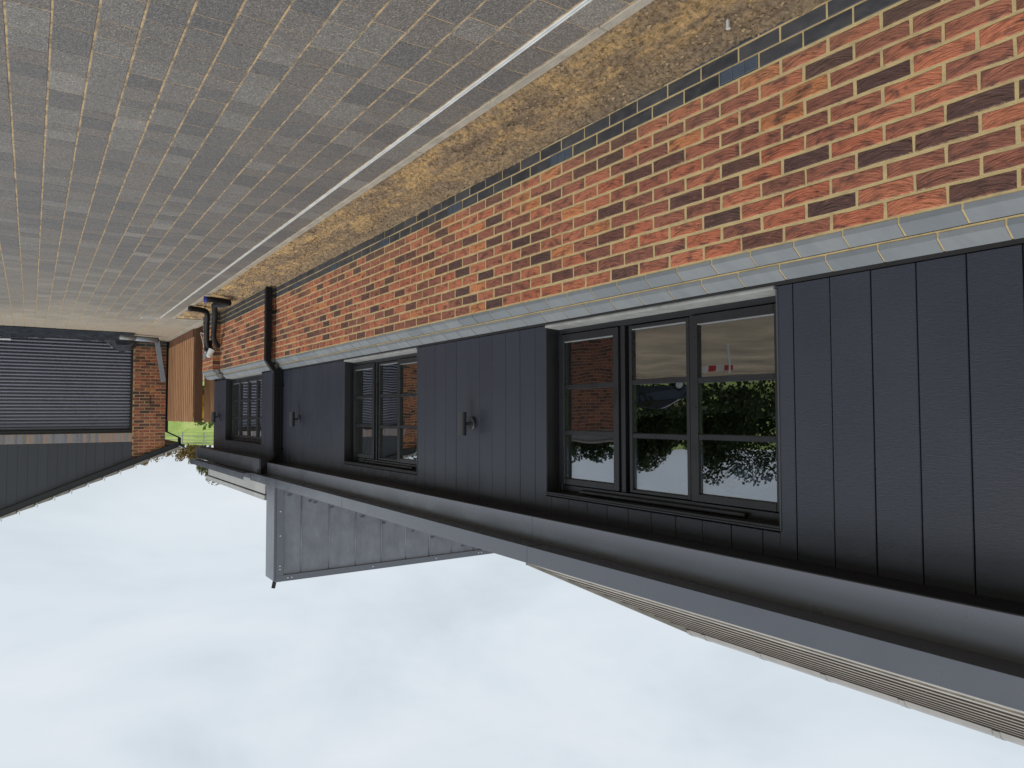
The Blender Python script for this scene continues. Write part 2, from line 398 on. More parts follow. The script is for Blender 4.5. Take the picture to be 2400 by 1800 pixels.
# a clay piece: local x along its length, y out of the wall, z up; face at y = 0
def piece_verts(Ln, H, D, r, jit=0.0011, ch=0.004, mids=True):
    pts = []
    hx, hz = Ln / 2, H / 2
    q3 = hx / 3
    ring = [(-hx, -hz), (-q3, -hz), (q3, -hz), (hx, -hz), (hx, hz), (q3, hz), (-q3, hz), (-hx, hz)]
    outer = [(x + r.uniform(-jit, jit), z + r.uniform(-jit, jit)) for x, z in ring]
    def ins(x, z): return (x - math.copysign(ch, x) * (1 if abs(x) > hx * .6 else 0), z - math.copysign(ch * .8, z))
    inner = [ins(x, z) for x, z in outer]
    y0 = r.uniform(-.0015, .0015)
    V = [(x, y0 + r.uniform(-.0008, .0008), z) for x, z in inner] + [(x, y0 - ch * .7, z) for x, z in outer] + [(x, -D, z) for x, z in outer]
    Fc = [tuple(range(7, -1, -1))]
    for k in range(8):
        j = (k + 1) % 8
        Fc.append((k, j, 8 + j, 8 + k)); Fc.append((8 + k, 8 + j, 16 + j, 16 + k))
    return V, Fc
def finish(me, uvs):
    bm = bmesh.new(); bm.from_mesh(me); bmesh.ops.recalc_face_normals(bm, faces=bm.faces); bm.to_mesh(me); bm.free()
def piece_mesh(name, V, Fc, mat, flip=False):
    me = bpy.data.meshes.new(name); me.from_pydata(V, [], Fc); me.update()
    bm = bmesh.new(); bm.from_mesh(me); bmesh.ops.recalc_face_normals(bm, faces=bm.faces)
    uvl = bm.loops.layers.uv.new('UVMap')
    for f in bm.faces:
        for l in f.loops: l[uvl].uv = (l.vert.co.x + l.vert.co.y * .5, (l.vert.co.y if flip else l.vert.co.z) + (0 if flip else l.vert.co.y))
    bm.to_mesh(me); bm.free(); me.materials.append(MATS[mat]); return me
def joined_pieces(name, items, mat, parent, flip=False):
    """items: (V, F, matrix, rnd) baked into one mesh with uv and rnd kept per piece"""
    v, f, uv, rn = [], [], [], []
    for V, Fc, mat4, rd in items:
        i = len(v)
        for p in V: v.append(tuple(mat4 @ Vector(p)))
        for q in Fc:
            f.append(tuple(i + k for k in q)); rn.append(rd)
            for k in q:
                x, y, z = V[k]; uv += [x + y * .5, y if flip else z + y]
    me = bpy.data.meshes.new(name); me.from_pydata(v, [], f)
    ul = me.uv_layers.new(name='UVMap'); ul.data.foreach_set('uv', uv)
    at = me.attributes.new('rnd', 'FLOAT', 'FACE'); at.data.foreach_set('value', rn)
    me.update(); me.materials.append(MATS[mat + '_j'])
    o = link(name, me, parent); o['kind'] = 'stuff'; return o

def poly_area_px(corners):
    q = [px_of(c) for c in corners]
    if any(c is None for c in q): return 0
    cx = sum(c[0] for c in q) / len(q); cy = sum(c[1] for c in q) / len(q)
    if not (-40 < cx < 2440 and -40 < cy < 1840): return 0
    a = 0
    for i in range(len(q)):
        j = (i + 1) % len(q); a += q[i][0] * q[j][1] - q[j][0] * q[i][1]
    return abs(a) / 2

# ================================================================== SETTING
g = MB(); n = 48
g.v.append((2, 8, -.07)); RR = 900
for k in range(n): g.v.append((2 + RR * math.cos(2 * math.pi * k / n), 8 + RR * math.sin(2 * math.pi * k / n), -.07))
for k in range(n): g.f.append((0, 1 + k, 1 + (k + 1) % n))
struct(g.build('ground', 'ground_sand'), 'sandy bare ground around the new buildings')
# grassy bank all round the site
h = MB(); na, nr = 120, 34
def bank(r, a):
    if r < 34: z = -.09
    else:
        t = min(1, (r - 34) / 78); z = -.09 + 7.0 * (t * t * (3 - 2 * t)) ** .9
    z += max(0, (r - 34)) * .006 * math.sin(a * 3 + r * .05) * 1.0
    return z + (0.25 * mnoise.noise(Vector((r * .08 * math.cos(a), r * .08 * math.sin(a), 3))) if r > 36 else 0)
for i in range(nr):
    r = 33 + 170 * (i / (nr - 1)) ** 1.6
    for k in range(na):
        a = 2 * math.pi * k / na; h.v.append((2 + r * math.cos(a), 8 + r * math.sin(a), bank(r, a)))
for i in range(nr - 1):
    for k in range(na): h.f.append((i * na + k, i * na + (k + 1) % na, (i + 1) * na + (k + 1) % na, (i + 1) * na + k))
struct(h.build('hill', 'grass', smooth=True), 'grassy green bank rising behind the site')
def hill_z(x, y):
    return bank(math.hypot(x - 2, y - 8), math.atan2(y - 8, x - 2))

# ---- paving: sand bed plus slabs
GX0, GX1 = 0.645, 6.9
PY0, PY1 = -2.2, 18.62
pav = MB(); pav.quad((GX0, PY0, -.0028), (GX1, PY0, -.0028), (GX1, PY1, -.0028), (GX0, PY1, -.0028))
pav.quad((-.05, 14.22, -.0055), (GX0 - .0005, 14.22, -.0055), (GX0 - .0005, PY1, -.0055), (-.05, PY1, -.0055))
pav = struct(pav.build('paving', 'joint_sand'), 'grey block paved drive with sandy joints')
sizes = [.127, .170, .255]
pieces = []
def slab_verts(Ln, W, r, T=.05):
    hx, hy = Ln / 2, W / 2; c = .0035; j = .0009
    ring = [(-hx, -hy), (hx, -hy), (hx, hy), (-hx, hy)]
    o = [(x + r.uniform(-j, j), y + r.uniform(-j, j)) for x, y in ring]
    dz = r.uniform(-.0008, .0008); tl = [r.uniform(-.0006, .0006) for _ in range(4)]
    V = [(x - math.copysign(c, x), y - math.copysign(c, y), dz + tl[k]) for k, (x, y) in enumerate(o)] + [(x, y, -.0035) for x, y in o] + [(x, y, -T) for x, y in o]
    Fc = [(0, 1, 2, 3)]
    for k in range(4):
        q = (k + 1) % 4; Fc += [(k, 4 + k, 4 + q, q), (4 + k, 8 + k, 8 + q, 4 + q)]
    return V, Fc
prng = random.Random(21)
def lay_row(x0, x1, y0, y1, fixed=None):
    y = y0 + (prng.uniform(-.2, 0) if not fixed else 0)
    last = None
    while y < y1:
        s = fixed or prng.choice([q for q in (.127, .170, .170, .255, .255) if q != last or q != .127]); last = s
        e = min(y + s, y1); a = max(y, y0)
        if e - a > .05: pieces.append((a, e, x0, x1))
        y += s
xs = [0.834, 1.005]
while xs[-1] < GX1 - .1: xs.append(xs[-1] + .168)
lay_row(.648, .8065, PY0 + .036, 18.6, .2545)
for a, b in zip(xs, xs[1:]): lay_row(a, b, PY0, 18.6)
for k in range(4): lay_row(-.04 + .168 * k + .012, -.04 + .168 * (k + 1) + .012, 14.24, 18.6)
rated = []
for i, (a, e, x0, x1) in enumerate(pieces):
    gl, gc = .0078, .0046
    rd = prng.random()
    V, Fc = slab_verts(e - a - gc, x1 - x0 - gl * prng.uniform(.75, 1.15), prng)
    loc = ((x0 + x1) / 2, (a + e) / 2, 0)
    ar = poly_area_px([(x0, a, 0), (x1, a, 0), (x1, e, 0), (x0, e, 0)])
    rated.append((ar, i, V, Fc, loc, rd))
rated.sort(key=lambda t: -t[0])
slab_cache = {}
for ar, i, V, Fc, loc, rd in rated[:300]:
    key = (round(max(p[0] for p in V), 3), round(max(p[1] for p in V), 3), i % 2)
    me = slab_cache.get(key)
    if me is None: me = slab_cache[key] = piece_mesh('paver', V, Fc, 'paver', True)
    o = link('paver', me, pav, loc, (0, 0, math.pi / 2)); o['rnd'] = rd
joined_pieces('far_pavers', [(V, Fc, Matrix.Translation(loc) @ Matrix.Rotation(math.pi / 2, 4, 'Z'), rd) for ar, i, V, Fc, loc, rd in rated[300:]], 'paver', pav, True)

# ---- concrete kerbs beside the soil
kerb = MB()
y = PY0
while y < 14.1:
    e = min(y + .914, 14.1); kerb.box(.588, .643, y + .002, e - .002, -.12, .004 + rng.uniform(-.002, .002)); y += .914
kerb.box(.135, .660, 14.118, 14.20, -.12, .003); kerb.box(-.04, .133, 14.118, 14.20, -.12, .004)
struct(kerb.build('kerb', 'concrete', bevel=.004), 'thin pale concrete edging beside the soil strip')
y = 14.25; kb = MB()
while y < 18.55:
    kb.box(.02, .13, y, min(y + .9, 18.55), -.1, .006); y += .904
struct(kb.build('path_edging', 'concrete', bevel=.004), 'pale concrete edging running along the foot of the wooden fence')

# ---- soil strip against the house
def soil_z(x, y):
    t = max(0, min(1, (x - 0) / .588))
    base = (.006 + .012 * math.sin(max(0, min(1, (y - 2) / 8)) * math.pi)) * (1 - t) + (-.018) * t
    nz = .020 * mnoise.noise(Vector((x * 3.2, y * 1.6, 1))) + .014 * mnoise.noise(Vector((x * 9, y * 7, 5))) + .017 * mnoise.noise(Vector((x * 26, y * 22, 8))) + .014 * mnoise.noise(Vector((x * 60, y * 55, 2)))
    nz *= min(1, (1 - t) * 5 + .15)
    return base + nz
s = MB(); nx, ny = 60, 1100
y0s, y1s = -2.2, 14.12
for j in range(ny + 1):
    yy = y0s + (y1s - y0s) * j / ny
    for i in range(nx + 1):
        xx = -.03 + (.590 + .03) * i / nx
        s.v.append((xx, yy, soil_z(xx, yy)))
for j in range(ny):
    for i in range(nx):
        a = j * (nx + 1) + i; s.f.append((a, a + 1, a + nx + 2, a + nx + 1))
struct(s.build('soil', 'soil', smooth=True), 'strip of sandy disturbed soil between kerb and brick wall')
cl = MB(); cr = random.Random(3)
for _ in range(11000):
    x = cr.uniform(.02, .565); y = 1.2 + 12.6 * cr.random() ** 1.4
    if mnoise.noise(Vector((x * 4, y * 1.5, 9))) < -.05: continue
    r = .002 + .013 * cr.random() ** 4.5; z = soil_z(x, y) + r * .25
    i = len(cl.v)
    for d in ((1, 0, 0), (-1, 0, 0), (0, 1, 0), (0, -1, 0), (0, 0, 1), (0, 0, -1)):
        q = r * cr.uniform(.6, 1.25); cl.v.append((x + d[0] * q, y + d[1] * q * 1.2, z + d[2] * q * .8))
    for q in ((0, 2, 4), (2, 1, 4), (1, 3, 4), (3, 0, 4), (2, 0, 5), (1, 2, 5), (3, 1, 5), (0, 3, 5)): cl.f.append(tuple(i + k for k in q))
o = cl.build('soil_clods', 'clod'); tag(o, 'small clods and stones scattered over the soil strip', 'soil', kind='stuff')

# ---- slot drain
dr = thing('slot_drain', 'thin galvanised steel slot drain set along the block paving', 'drain', (.82, 6, 0))
for nm, a, b in (('steel_edge', .8070, .8155), ('steel_edge', .8215, .8300)):
    yy = PY0
    while yy < 14.2:
        e2 = min(yy + 3.0, 14.2)
        MB().box(a - .82, b - .82, yy - 6 + .001, e2 - 6 - .001, -.05, .004 + rng.uniform(0, .0008)).build(nm, 'steel', dr, bevel=.0012); yy += 3.0
MB().box(-.0044, .0014, PY0 - 6, 14.2 - 6, -.05, -.012).build('slot_floor', 'black_trim', dr)
MB().box(.02, .30, 14.22 - 6, 14.33 - 6, -.03, .006).build('access_cover', 'steel', dr, bevel=.002)
MB().box(.04, .28, 14.235 - 6, 14.315 - 6, .005, .0085).build('cover_plate', 'grey_plastic', dr, bevel=.001)

# ================================================================== HOUSE
house = thing('house', 'long low house with red brick base, dark vertical boarding and black windows', 'house')
ZB = .165; G = .075
WY0, WY1 = -2.0, 9.83
def make_variants(name, Ln, H, mat, count, jit=.0016, ch=.0042):
    r = random.Random(hash(name) % 1000 if False else len(name) * 13 + int(Ln * 1000))
    out = []
    for _ in range(count):
        V, Fc = piece_verts(Ln, H, .05, r, jit, ch); out.append((V, Fc, piece_mesh(name, V, Fc, mat)))
    return out
RV = make_variants('brick', .2140, .0632, 'red', 12, .0024, .0050)
BV = make_variants('brick', .2155, .0648, 'blue', 5, .0008, .003)
def lay_wall(parent, axis, face, a0, a1, courses, phase, rlimit=300, blue_below=0, skip=(), seed=1, base=ZB, keep=None):
    """stretcher bond. axis 'y': wall along Y facing +X at X=face; axis 'x': wall along X facing -Y at Y=face"""
    r = random.Random(seed); red, blue = [], []
    for k in courses:
        zc = base + k * G + G / 2
        off = phase + (.1125 if k % 2 == 0 else 0)
        m0 = math.floor((a0 - off) / .225) - 1
        p = off + m0 * .225
        while p < a1:
            s0 = max(p + .005, a0); s1 = min(p + .22, a1)
            if s1 - s0 > .03 and (keep is None or keep((s0 + s1) / 2, zc)) and not any(kk == k and abs(pp - p) < .05 for kk, pp in skip):
                full = abs((s1 - s0) - .215) < .002
                cy = (s0 + s1) / 2
                if axis == 'y':
                    mat4 = Matrix.Translation((face, cy, zc)) @ Matrix.Rotation(-math.pi / 2, 4, 'Z')
                    cor = [(face, s0, zc - .03), (face, s1, zc - .03), (face, s1, zc + .03), (face, s0, zc + .03)]
                else:
                    mat4 = Matrix.Translation((cy, face, zc)) @ Matrix.Rotation(math.pi, 4, 'Z')
                    cor = [(s0, face, zc - .03), (s1, face, zc - .03), (s1, face, zc + .03), (s0, face, zc + .03)]
                isb = k < blue_below
                var = r.choice(BV if isb else RV)
                if full: V, Fc, me = var
                else:
                    V, Fc = piece_verts(s1 - s0, .0645, .05, r); me = None
                rn = r.random() 
                (blue if isb else red).append((poly_area_px(cor), mat4, V, Fc, me, rn))
            p += .225
    for lst, mat, nm in ((red, 'red', 'brick'), (blue, 'blue', 'blue_brick')):
        lst.sort(key=lambda t: -t[0])
        for ar, mat4, V, Fc, me, rn in lst[:rlimit]:
            if me is None: me = piece_mesh(nm, V, Fc, mat)
            o = link(nm, me, parent); o.matrix_world = mat4; o['rnd'] = rn
        if len(lst) > rlimit: joined_pieces('far_' + nm + 's', [(V, Fc, m4, rn) for ar, m4, V, Fc, me, rn in lst[rlimit:]], mat, parent)
wallp = box(-.10, -.0032, WY0, WY1 - .004, -.3, ZB + 11 * G + .003).build('brick_wall', 'mortar', house)
VENTY = [2.006 + 1.35 * i for i in range(-1, 6)]
lay_wall(wallp, 'y', 0, WY0, WY1, range(-4, 11), 2.006, 300, 0, [(-1, v) for v in VENTY])
for vy in VENTY:
    z0 = ZB - G + .005; v = MB()
    v.box(-.04, -.0025, vy + .005, vy + .22, z0, z0 + .065)
    for c in range(4): v.box(-.0026, .0045, vy + .005 + c * .0705, vy + .0085 + c * .0705, z0, z0 + .065)
    for q in range(7):
        zz = z0 + .001 + q * .0092
        v.prism([(-.0026, zz + .0020), (.0035, zz), (.0035, zz + .0025), (-.0026, zz + .0045)], 'y', vy + .0085, vy + .2165)
    vo = v.build('air_vent', 'black_trim', wallp); vo.data.materials.append(MATS['vent_plastic'])  # black backing, lighter louvres: shade between the louvres put into the colour
    for pi_, pg in enumerate(vo.data.polygons): pg.material_index = 0 if pi_ < 6 else 1
# weep holes / drip marks left to texture; sill of two stepped plinth courses
ZS = ZB + 11 * G
def sill_course(parent, axface, y0, y1, z, phase, r, mortar_parent):
    p = y0 + phase - .225
    while p < y1:
        s0, s1 = max(p + .004, y0), min(p + .221, y1)
        if s1 - s0 > .03:
            hl = (s1 - s0) / 2
            poly = [(0, 0), (0, .022), (-.052, .062), (-.10, .062), (-.10, 0)]
            j = r.uniform(-.0012, .0012)
            V = [(x, yy, zz) for x in (-hl, hl) for yy, zz in poly]
            V = [(x, yy + j, zz) for x, yy, zz in V]
            nP = 5; Fc = [tuple(range(nP - 1, -1, -1)), tuple(range(nP, 2 * nP))] + [(q, (q + 1) % nP, nP + (q + 1) % nP, nP + q) for q in range(nP)]
            me = piece_mesh('sill_brick', V, Fc, 'sill')
            o = link('sill_brick', me, parent); o.matrix_world = Matrix.Translation((axface, (s0 + s1) / 2, z + .006)) @ Matrix.Rotation(-math.pi / 2, 4, 'Z'); o['rnd'] = r.random()
        p += .225
def sill(face, y0, y1, zs, seed):
    r = random.Random(seed)
    m = MB()
    for dx, dz in ((0, 0), (-.052, G)):
        m.prism([(face + dx - .003, zs + dz - .004), (face + dx - .003, zs + dz + .026), (face + dx - .055, zs + dz + .066), (face + dx - .098, zs + dz + .066), (face + dx - .098, zs + dz - .004)], 'y', y0 + .001, y1 - .001)
    sp = m.build('window_sill_course', 'mortar', house)
    sill_course(sp, face, y0, y1, zs, .02, r, sp); sill_course(sp, face - .052, y0, y1, zs + G, .13, r, sp)
sill(0, WY0, WY1 + .02, ZS, 5)

# inner structure behind brick and boards (rooms stay open behind the glass)
CX = -.11                                   # face of the boarding
W1 = (2.015, 3.785); W2 = (5.685, 7.455); WZ = (1.165, 2.258)
W3 = (10.42, 12.70)
inn = MB(); XB = -1.5
inn.box(XB, -.15, WY0, 9.80, -.3, 1.135); inn.box(XB, -.15, WY0, 9.80, 2.262, 2.60)
for a, b in ((WY0, W1[0] - .005), (W1[1] + .005, W2[0] - .005), (W2[1] + .005, 9.80)): inn.box(XB, -.15, a, b, 1.134, 2.263)
inn.box(XB - .1, XB, WY0, 13.6, -.3, 2.6)
inn.box(XB, -.05, 9.80, 13.60, -.3, 1.135); inn.box(XB, -.05, 9.80, 13.60, 2.19, 2.60)
for a, b in ((9.80, W3[0] - .005), (W3[1] + .005, 13.60)): inn.box(XB, -.05, a, b, 1.134, 2.191)
inn.build('inner_wall', 'interior', house)

# ---- vertical boarding
def boards(parent, face, y0, y1, z0, z1, joints, holes, mat='cladding'):
    js = [y0] + [j for j in joints if y0 + .012 < j < y1 - .012] + [y1]
    for a, b in zip(js, js[1:]):
        cuts = [a] + sorted(q for h in holes for q in h[:2] if a + .004 < q < b - .004) + [b]
        for c, d in zip(cuts, cuts[1:]):
            mid = (c + d) / 2; hs = [h for h in holes if h[0] < mid < h[1]]
            c2 = c + (.0022 if c in js else 0); d2 = d - (.0022 if d in js else 0)
            if d2 - c2 < .01: continue
            jx = rng.uniform(-.0009, .0009)
            if hs:
                MB().box(face - .02, face + jx, c2, d2, hs[0][3], z1).build('board', mat, parent, bevel=.003)
            else:
                MB().box(face - .02, face + jx, c2, d2, z0, z1).build('board', mat, parent, bevel=.003)
clad = box(CX - .040, CX - .021, WY0, 9.795, 1.146, 1.150).box(CX - .040, CX - .021, WY0, W1[0] - .002, 1.150, 2.46).box(CX - .040, CX - .021, W1[1] + .002, W2[0] - .002, 1.150, 2.46).box(CX - .040, CX - .021, W2[1] + .002, 9.795, 1.150, 2.46)
clad.box(CX - .040, CX - .021, W1[0] - .002, W1[1] + .002, WZ[1] + .02, 2.46).box(CX - .040, CX - .021, W2[0] - .002, W2[1] + .002, WZ[1] + .02, 2.46)
clad = clad.build('boarding', 'black_trim', house)
boards(clad, CX, WY0, 9.795, 1.152, 2.46, [1.93 + .18 * k for k in range(-22, 46)], [(W1[0], W1[1], 0, WZ[1] + .022), (W2[0], W2[1], 0, WZ[1] + .022)])
box(CX - .012, CX + .006, WY0, 9.79, 1.132, 1.150).build('starter_trim', 'black_trim', house)

# ---- windows
def window(y0, y1, z0, z1, face, cols, label=None, rows=3, deep=.10):
    """reveal trim, pale cill, frame, sashes, bars, panes. cols: list of (y0, y1) glass columns"""
    fx = face - deep
    wroot = MB()
    wroot.box(fx - .06, fx, y0 + .006, y0 + .045, z0, z1); wroot.box(fx - .06, fx, y1 - .045, y1 - .006, z0, z1)
    wroot.box(fx - .06, fx, y0 + .045, y1 - .045, z0, z0 + .045); wroot.box(fx - .06, fx, y0 + .045, y1 - .045, z1 - .05, z1)
    for (a, b), (c, d) in zip(cols, cols[1:]): wroot.box(fx - .06, fx - .002, (b + c) / 2 - .018, (b + c) / 2 + .018, z0 + .045, z1 - .05)
    win = wroot.build('window', 'frame', house, bevel=.003)
    t = MB()
    t.box(fx - .002, face - .004, y0 - .006, y0 + .005, z0, z1 + .006); t.box(fx - .002, face - .004, y1 - .005, y1 + .006, z0, z1 + .006)
    t.box(fx - .002, face - .004, y0 + .005, y1 - .005, z1 - .004, z1 + .006)
    t.build('reveal_trim', 'black_trim', win)
    e = MB(); e.box(face - .004, face + .005, y0 - .010, y0 - .001, z0, z1 + .016); e.box(face - .004, face + .005, y0 - .001, y1 + .012, z1 + .008, z1 + .016)
    e.build('edge_trim', 'wing_fascia', win, bevel=.002)
    MB().prism([(fx - .01, z0 - .02), (fx - .01, z0 + .012), (face + .012, z0 + .002), (face + .012, z0 - .010), (face + .004, z0 - .02)], 'y', y0 + .006, y1 - .006).build('window_cill', 'pale_sill', win, bevel=.002)
    MB().box(fx, fx + .03, y0 + .25, y1 - .25, z1 - .030, z1 - .012).build('trickle_vent', 'frame', win, bevel=.003)
    ez0, ez1 = z0 + .055, z1 - .062
    hgt = (ez1 - ez0 - .03 * (rows - 1) - .07) / rows
    for ci, (a, b) in enumerate(cols):
        proud = .012 if ci != 1 or len(cols) > 3 else -.006
        sx = fx + proud
        m = MB(); zz0, zz1 = ez0 - .004, ez1 + .008
        w_ = .046 if proud > 0 else .022
        m.box(sx - .05, sx, a - w_, a, zz0, zz1); m.box(sx - .05, sx, b, b + w_, zz0, zz1)
        m.box(sx - .05, sx, a, b, zz0, zz0 + w_); m.box(sx - .05, sx, a, b, zz1 - w_ * .9, zz1)
        sash = m.build('sash', 'frame', win, bevel=.003)
        b0, b1 = zz0 + w_, zz1 - w_ * .9
        for q in range(1, rows):
            zc = b0 + (b1 - b0) * q / rows
            MB().box(sx - .035, sx - .004, a, b, zc - .015, zc + .015).build('glazing_bar', 'frame', win, bevel=.003)
        for q in range(rows):
            za = b0 + (b1 - b0) * q / rows + (.015 if q else 0); zb = b0 + (b1 - b0) * (q + 1) / rows - (.015 if q < rows - 1 else 0)
            MB().box(sx - .026, sx - .020, a + .0005, b - .0005, za + .0005, zb - .0005).build('pane', 'glass', win)
        bead = MB().box(sx - .020, sx - .006, a, b, b0 + .0005, b0 + .0055)
        bead.build('bead', 'bead', win)
    return win
def cols_for(y0, y1, n):
    if n == 3:
        s = (y1 - y0) / 1.77
        return [(y0 + .078 * s, y0 + .552 * s), (y0 + .645 * s, y0 + 1.068 * s), (y0 + 1.212 * s, y0 + 1.690 * s)]
    w_ = (y1 - y0 - .16) / n
    return [(y0 + .08 + w_ * i + .045, y0 + .08 + w_ * (i + 1) - .045) for i in range(n)]
window(*W1, *WZ, CX, cols_for(*W1, 3)); window(*W2, *WZ, CX, cols_for(*W2, 3))

# ---- projecting far wing: brick, boarding, four-light window
wing = box(-.09, .0965, 9.834, 12.646, -.3, ZS + .003).box(-.09, .2165, 12.6535, 13.50, -.3, ZS + .003)
wing = wing.build('wing_brick_wall', 'mortar', house)
lay_wall(wing, 'y', .10, 9.83, 12.65, range(-4, 11), 9.83 - .225 * 4, 300, 1, (), 9)
lay_wall(wing, 'y', .22, 12.65, 13.50, range(-4, 11), 12.65, 300, 1, (), 10)
rx = random.Random(5)
for k in range(-4, 11):                       # half bricks on the two faces that look at the drive
    for (yy, xa, xb) in ((9.83, .004, .0945), (12.65, .1035, .2145)):
        V, Fc = piece_verts(xb - xa, .0645, .05, rx); isb = k < (0 if yy < 10 else 1)
        o = link('blue_brick' if isb else 'brick', piece_mesh('brick', V, Fc, 'blue' if isb else 'red'), wing)
        o.matrix_world = Matrix.Translation(((xa + xb) / 2, yy, ZB + k * G + G / 2)) @ Matrix.Rotation(math.pi, 4, 'Z'); o['rnd'] = rx.random()
sill(.10, 9.825, 12.66, ZS, 6); sill(.22, 12.64, 13.51, ZS, 7)
for (yy, f0) in ((9.8225, .10), (12.6375, .22)):   # pale stop ends of the sills
    for dx, dz in ((0, 0), (-.052, G)):
        MB().prism([(f0 + dx, ZS + dz + .006), (f0 + dx, ZS + dz + .028), (f0 + dx - .052, ZS + dz + .068), (f0 + dx - .10, ZS + dz + .068), (f0 + dx - .10, ZS + dz + .006)], 'y', yy, yy + .0022).build('sill_stop', 'pale_sill', house)
WX = -.01
wc = box(WX - .040, WX - .021, 9.81, W3[0] - .002, 1.150, 2.46).box(WX - .040, WX - .021, W3[1] + .002, 13.60, 1.150, 2.46).box(WX - .040, WX - .021, W3[0] - .002, W3[1] + .002, 2.195, 2.46)
wc.box(-.115, WX - .022, 9.812, 9.83, 1.15, 2.46)
wc = wc.build('wing_boarding', 'black_trim', house)
boards(wc, WX, 9.795, 13.60, 1.152, 2.46, [9.795 + .18 * k for k in range(1, 22)], [(W3[0], W3[1], 0, 2.19)])
MB().box(-.112, WX + .002, 9.789, 9.812, 1.152, 2.46).build('corner_board', 'cladding', house, bevel=.003)
MB().box(-.5, WX - .001, 13.602, 13.62, 1.0, 2.46).build('end_board', 'cladding', house)
window(*W3, 1.135, 2.175, WX, cols_for(*W3, 4))

# ---- eaves: soffit, fascia boards, box gutter
box(CX - .01, .098, WY0, 9.72, 2.39, 2.40).build('soffit', 'soffit', house)
fj = [WY0, .57, 3.656, 6.74, 9.70]
for a, b in zip(fj, fj[1:]): MB().box(.080, .100, a + .0012, b - .0012, 2.384, 2.62).build('fascia_board', 'fascia', house, bevel=.0018)
gj = [WY0, .50, 3.526, 6.60, 10.02]
for a, b in zip(gj, gj[1:]):
    m = MB()
    a2, b2 = a + .001, b - .001
    m.box(.1015, .232, a2, b2, 2.535, 2.538); m.box(.232, .235, a2, b2, 2.535, 2.634); m.box(.224, .2318, a2, b2, 2.630, 2.634)
    m.box(.1015, .104, a2, b2, 2.5385, 2.634)
    m.build('box_gutter', 'gutter', house, bevel=.0008)
    MB().box(.100, .2365, b - .006, b + .006, 2.533, 2.5345).box(.2352, .2362, b - .005, b + .005, 2.5345, 2.633).build('gutter_union', 'gutter', house)
MB().box(.1045, .2315, 10.015, 10.018, 2.5385, 2.632).build('gutter_end', 'gutter', house)
box(WX - .01, .198, 9.735, 14.08, 2.345, 2.355).build('soffit', 'soffit', house)
MB().box(.180, .200, 9.725, 14.08, 2.335, 2.535).build('fascia_board', 'wing_fascia', house, bevel=.002)
MB().box(.010, .1795, 9.722, 9.735, 2.335, 2.535).build('soffit_end', 'soffit', house)
MB().box(.179, .201, 9.714, 9.7245, 2.335, 2.535).build('fascia_end', 'gutter', house)
m = MB(); m.box(.2015, .322, 10.03, 13.95, 2.540, 2.543); m.box(.322, .325, 10.03, 13.95, 2.540, 2.625); m.box(.2015, .204, 10.03, 13.95, 2.5435, 2.625)
m.build('box_gutter', 'gutter', house)

# ---- roofs
def roof_slope(name, x_e, z_e, deg, y0, y1, run, mat, gauge=.20, tw=.30, parent=house, first=None):
    th = R(deg); c, s = math.cos(th), math.sin(th)
    deck = MB(); deck.prism([(x_e - .02, z_e - .03), (x_e - .02, z_e - .015), (x_e - run * c, z_e + run * s - .012), (x_e - run * c - .6, z_e - .03)], 'y', y0 + .01, y1 - .01)
    rf = deck.build(name, 'tile', parent)
    k = 0; d = 0.0; r = random.Random(int(y0 * 10) + 40)
    while d < run - .02:
        e = min(d + gauge + .03, run)
        m = MB(); yy = y0 - (tw / 2 if k % 2 else 0)
        while yy < y1:
            a, b = max(yy, y0) + .002, min(yy + tw, y1) - .002; yy += tw
            if b - a < .03: continue
            lift = r.uniform(0, .002)
            x0, z0 = x_e - d * c, z_e + d * s; x1, z1 = x_e - e * c, z_e + e * s
            nx_, nz_ = s, c
            t0, t1 = .0125 + lift * .3, .0045; g0 = .003 if k else 0
            poly = [(x0 + nx_ * g0, z0 + nz_ * g0), (x0 + nx_ * t0, z0 + nz_ * t0), (x1 + nx_ * t1, z1 + nz_ * t1), (x1, z1)]
            m.prism(poly, 'y', a, b)
        tco = m.build('tile_course', (first if first and k < 2 else mat), rf)  # first two courses paler: sky light at the eaves put into the colour
        tco.data.materials.append(MATS['tile_edge_shade' if not (first and k < 2) else 'tile_edge_lit'])
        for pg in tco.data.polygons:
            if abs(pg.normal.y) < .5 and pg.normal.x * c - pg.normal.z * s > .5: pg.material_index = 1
        d += gauge; k += 1
    return rf
near_roof = roof_slope('near_roof', .215, 2.628, 24.5, WY0, 3.52, 1.62, 'tile', gauge=.165, first='tile_pale')
zr, xr = 2.628 + 1.62 * math.sin(R(24.5)), .215 - 1.62 * math.cos(R(24.5))
yy = WY0
while yy < 3.5:
    e = min(yy + .45, 3.54); m = MB(); nseg = 8
    prof = [(xr + .11 * math.cos(math.pi * q / nseg), zr - .035 + .062 * math.sin(math.pi * q / nseg)) for q in range(nseg + 1)]
    m.prism(prof, 'y', yy, e - .006); m.cyl((xr, e - .02, zr - .02), (xr, e + .02, zr - .02), .010, 6)
    m.prism([(x_ + (x_ - xr) * .03, z_ + .002) for x_, z_ in prof], 'y', e - .035, e - .004)
    m.build('ridge_tile', 'ridge', near_roof); yy += .45
m = MB(); m.prism([(.20, 2.60), (.222, 2.652), (xr + .01, zr + .035), (xr - 1.5, 2.60)], 'y', 3.522, 3.556); m.build('verge', 'tile_pale', near_roof)
m = MB(); m.prism([(xr, zr - .001), (xr - 1.6, 2.60), (xr - 1.6, 2.58), (xr, zr - .05)], 'y', WY0, 3.52); m.build('back_slope', 'tile', near_roof)
low_roof = roof_slope('low_roof', .215, 2.628, 19.9, 3.558, 9.85, 4.6, 'tile', first='tile_pale')
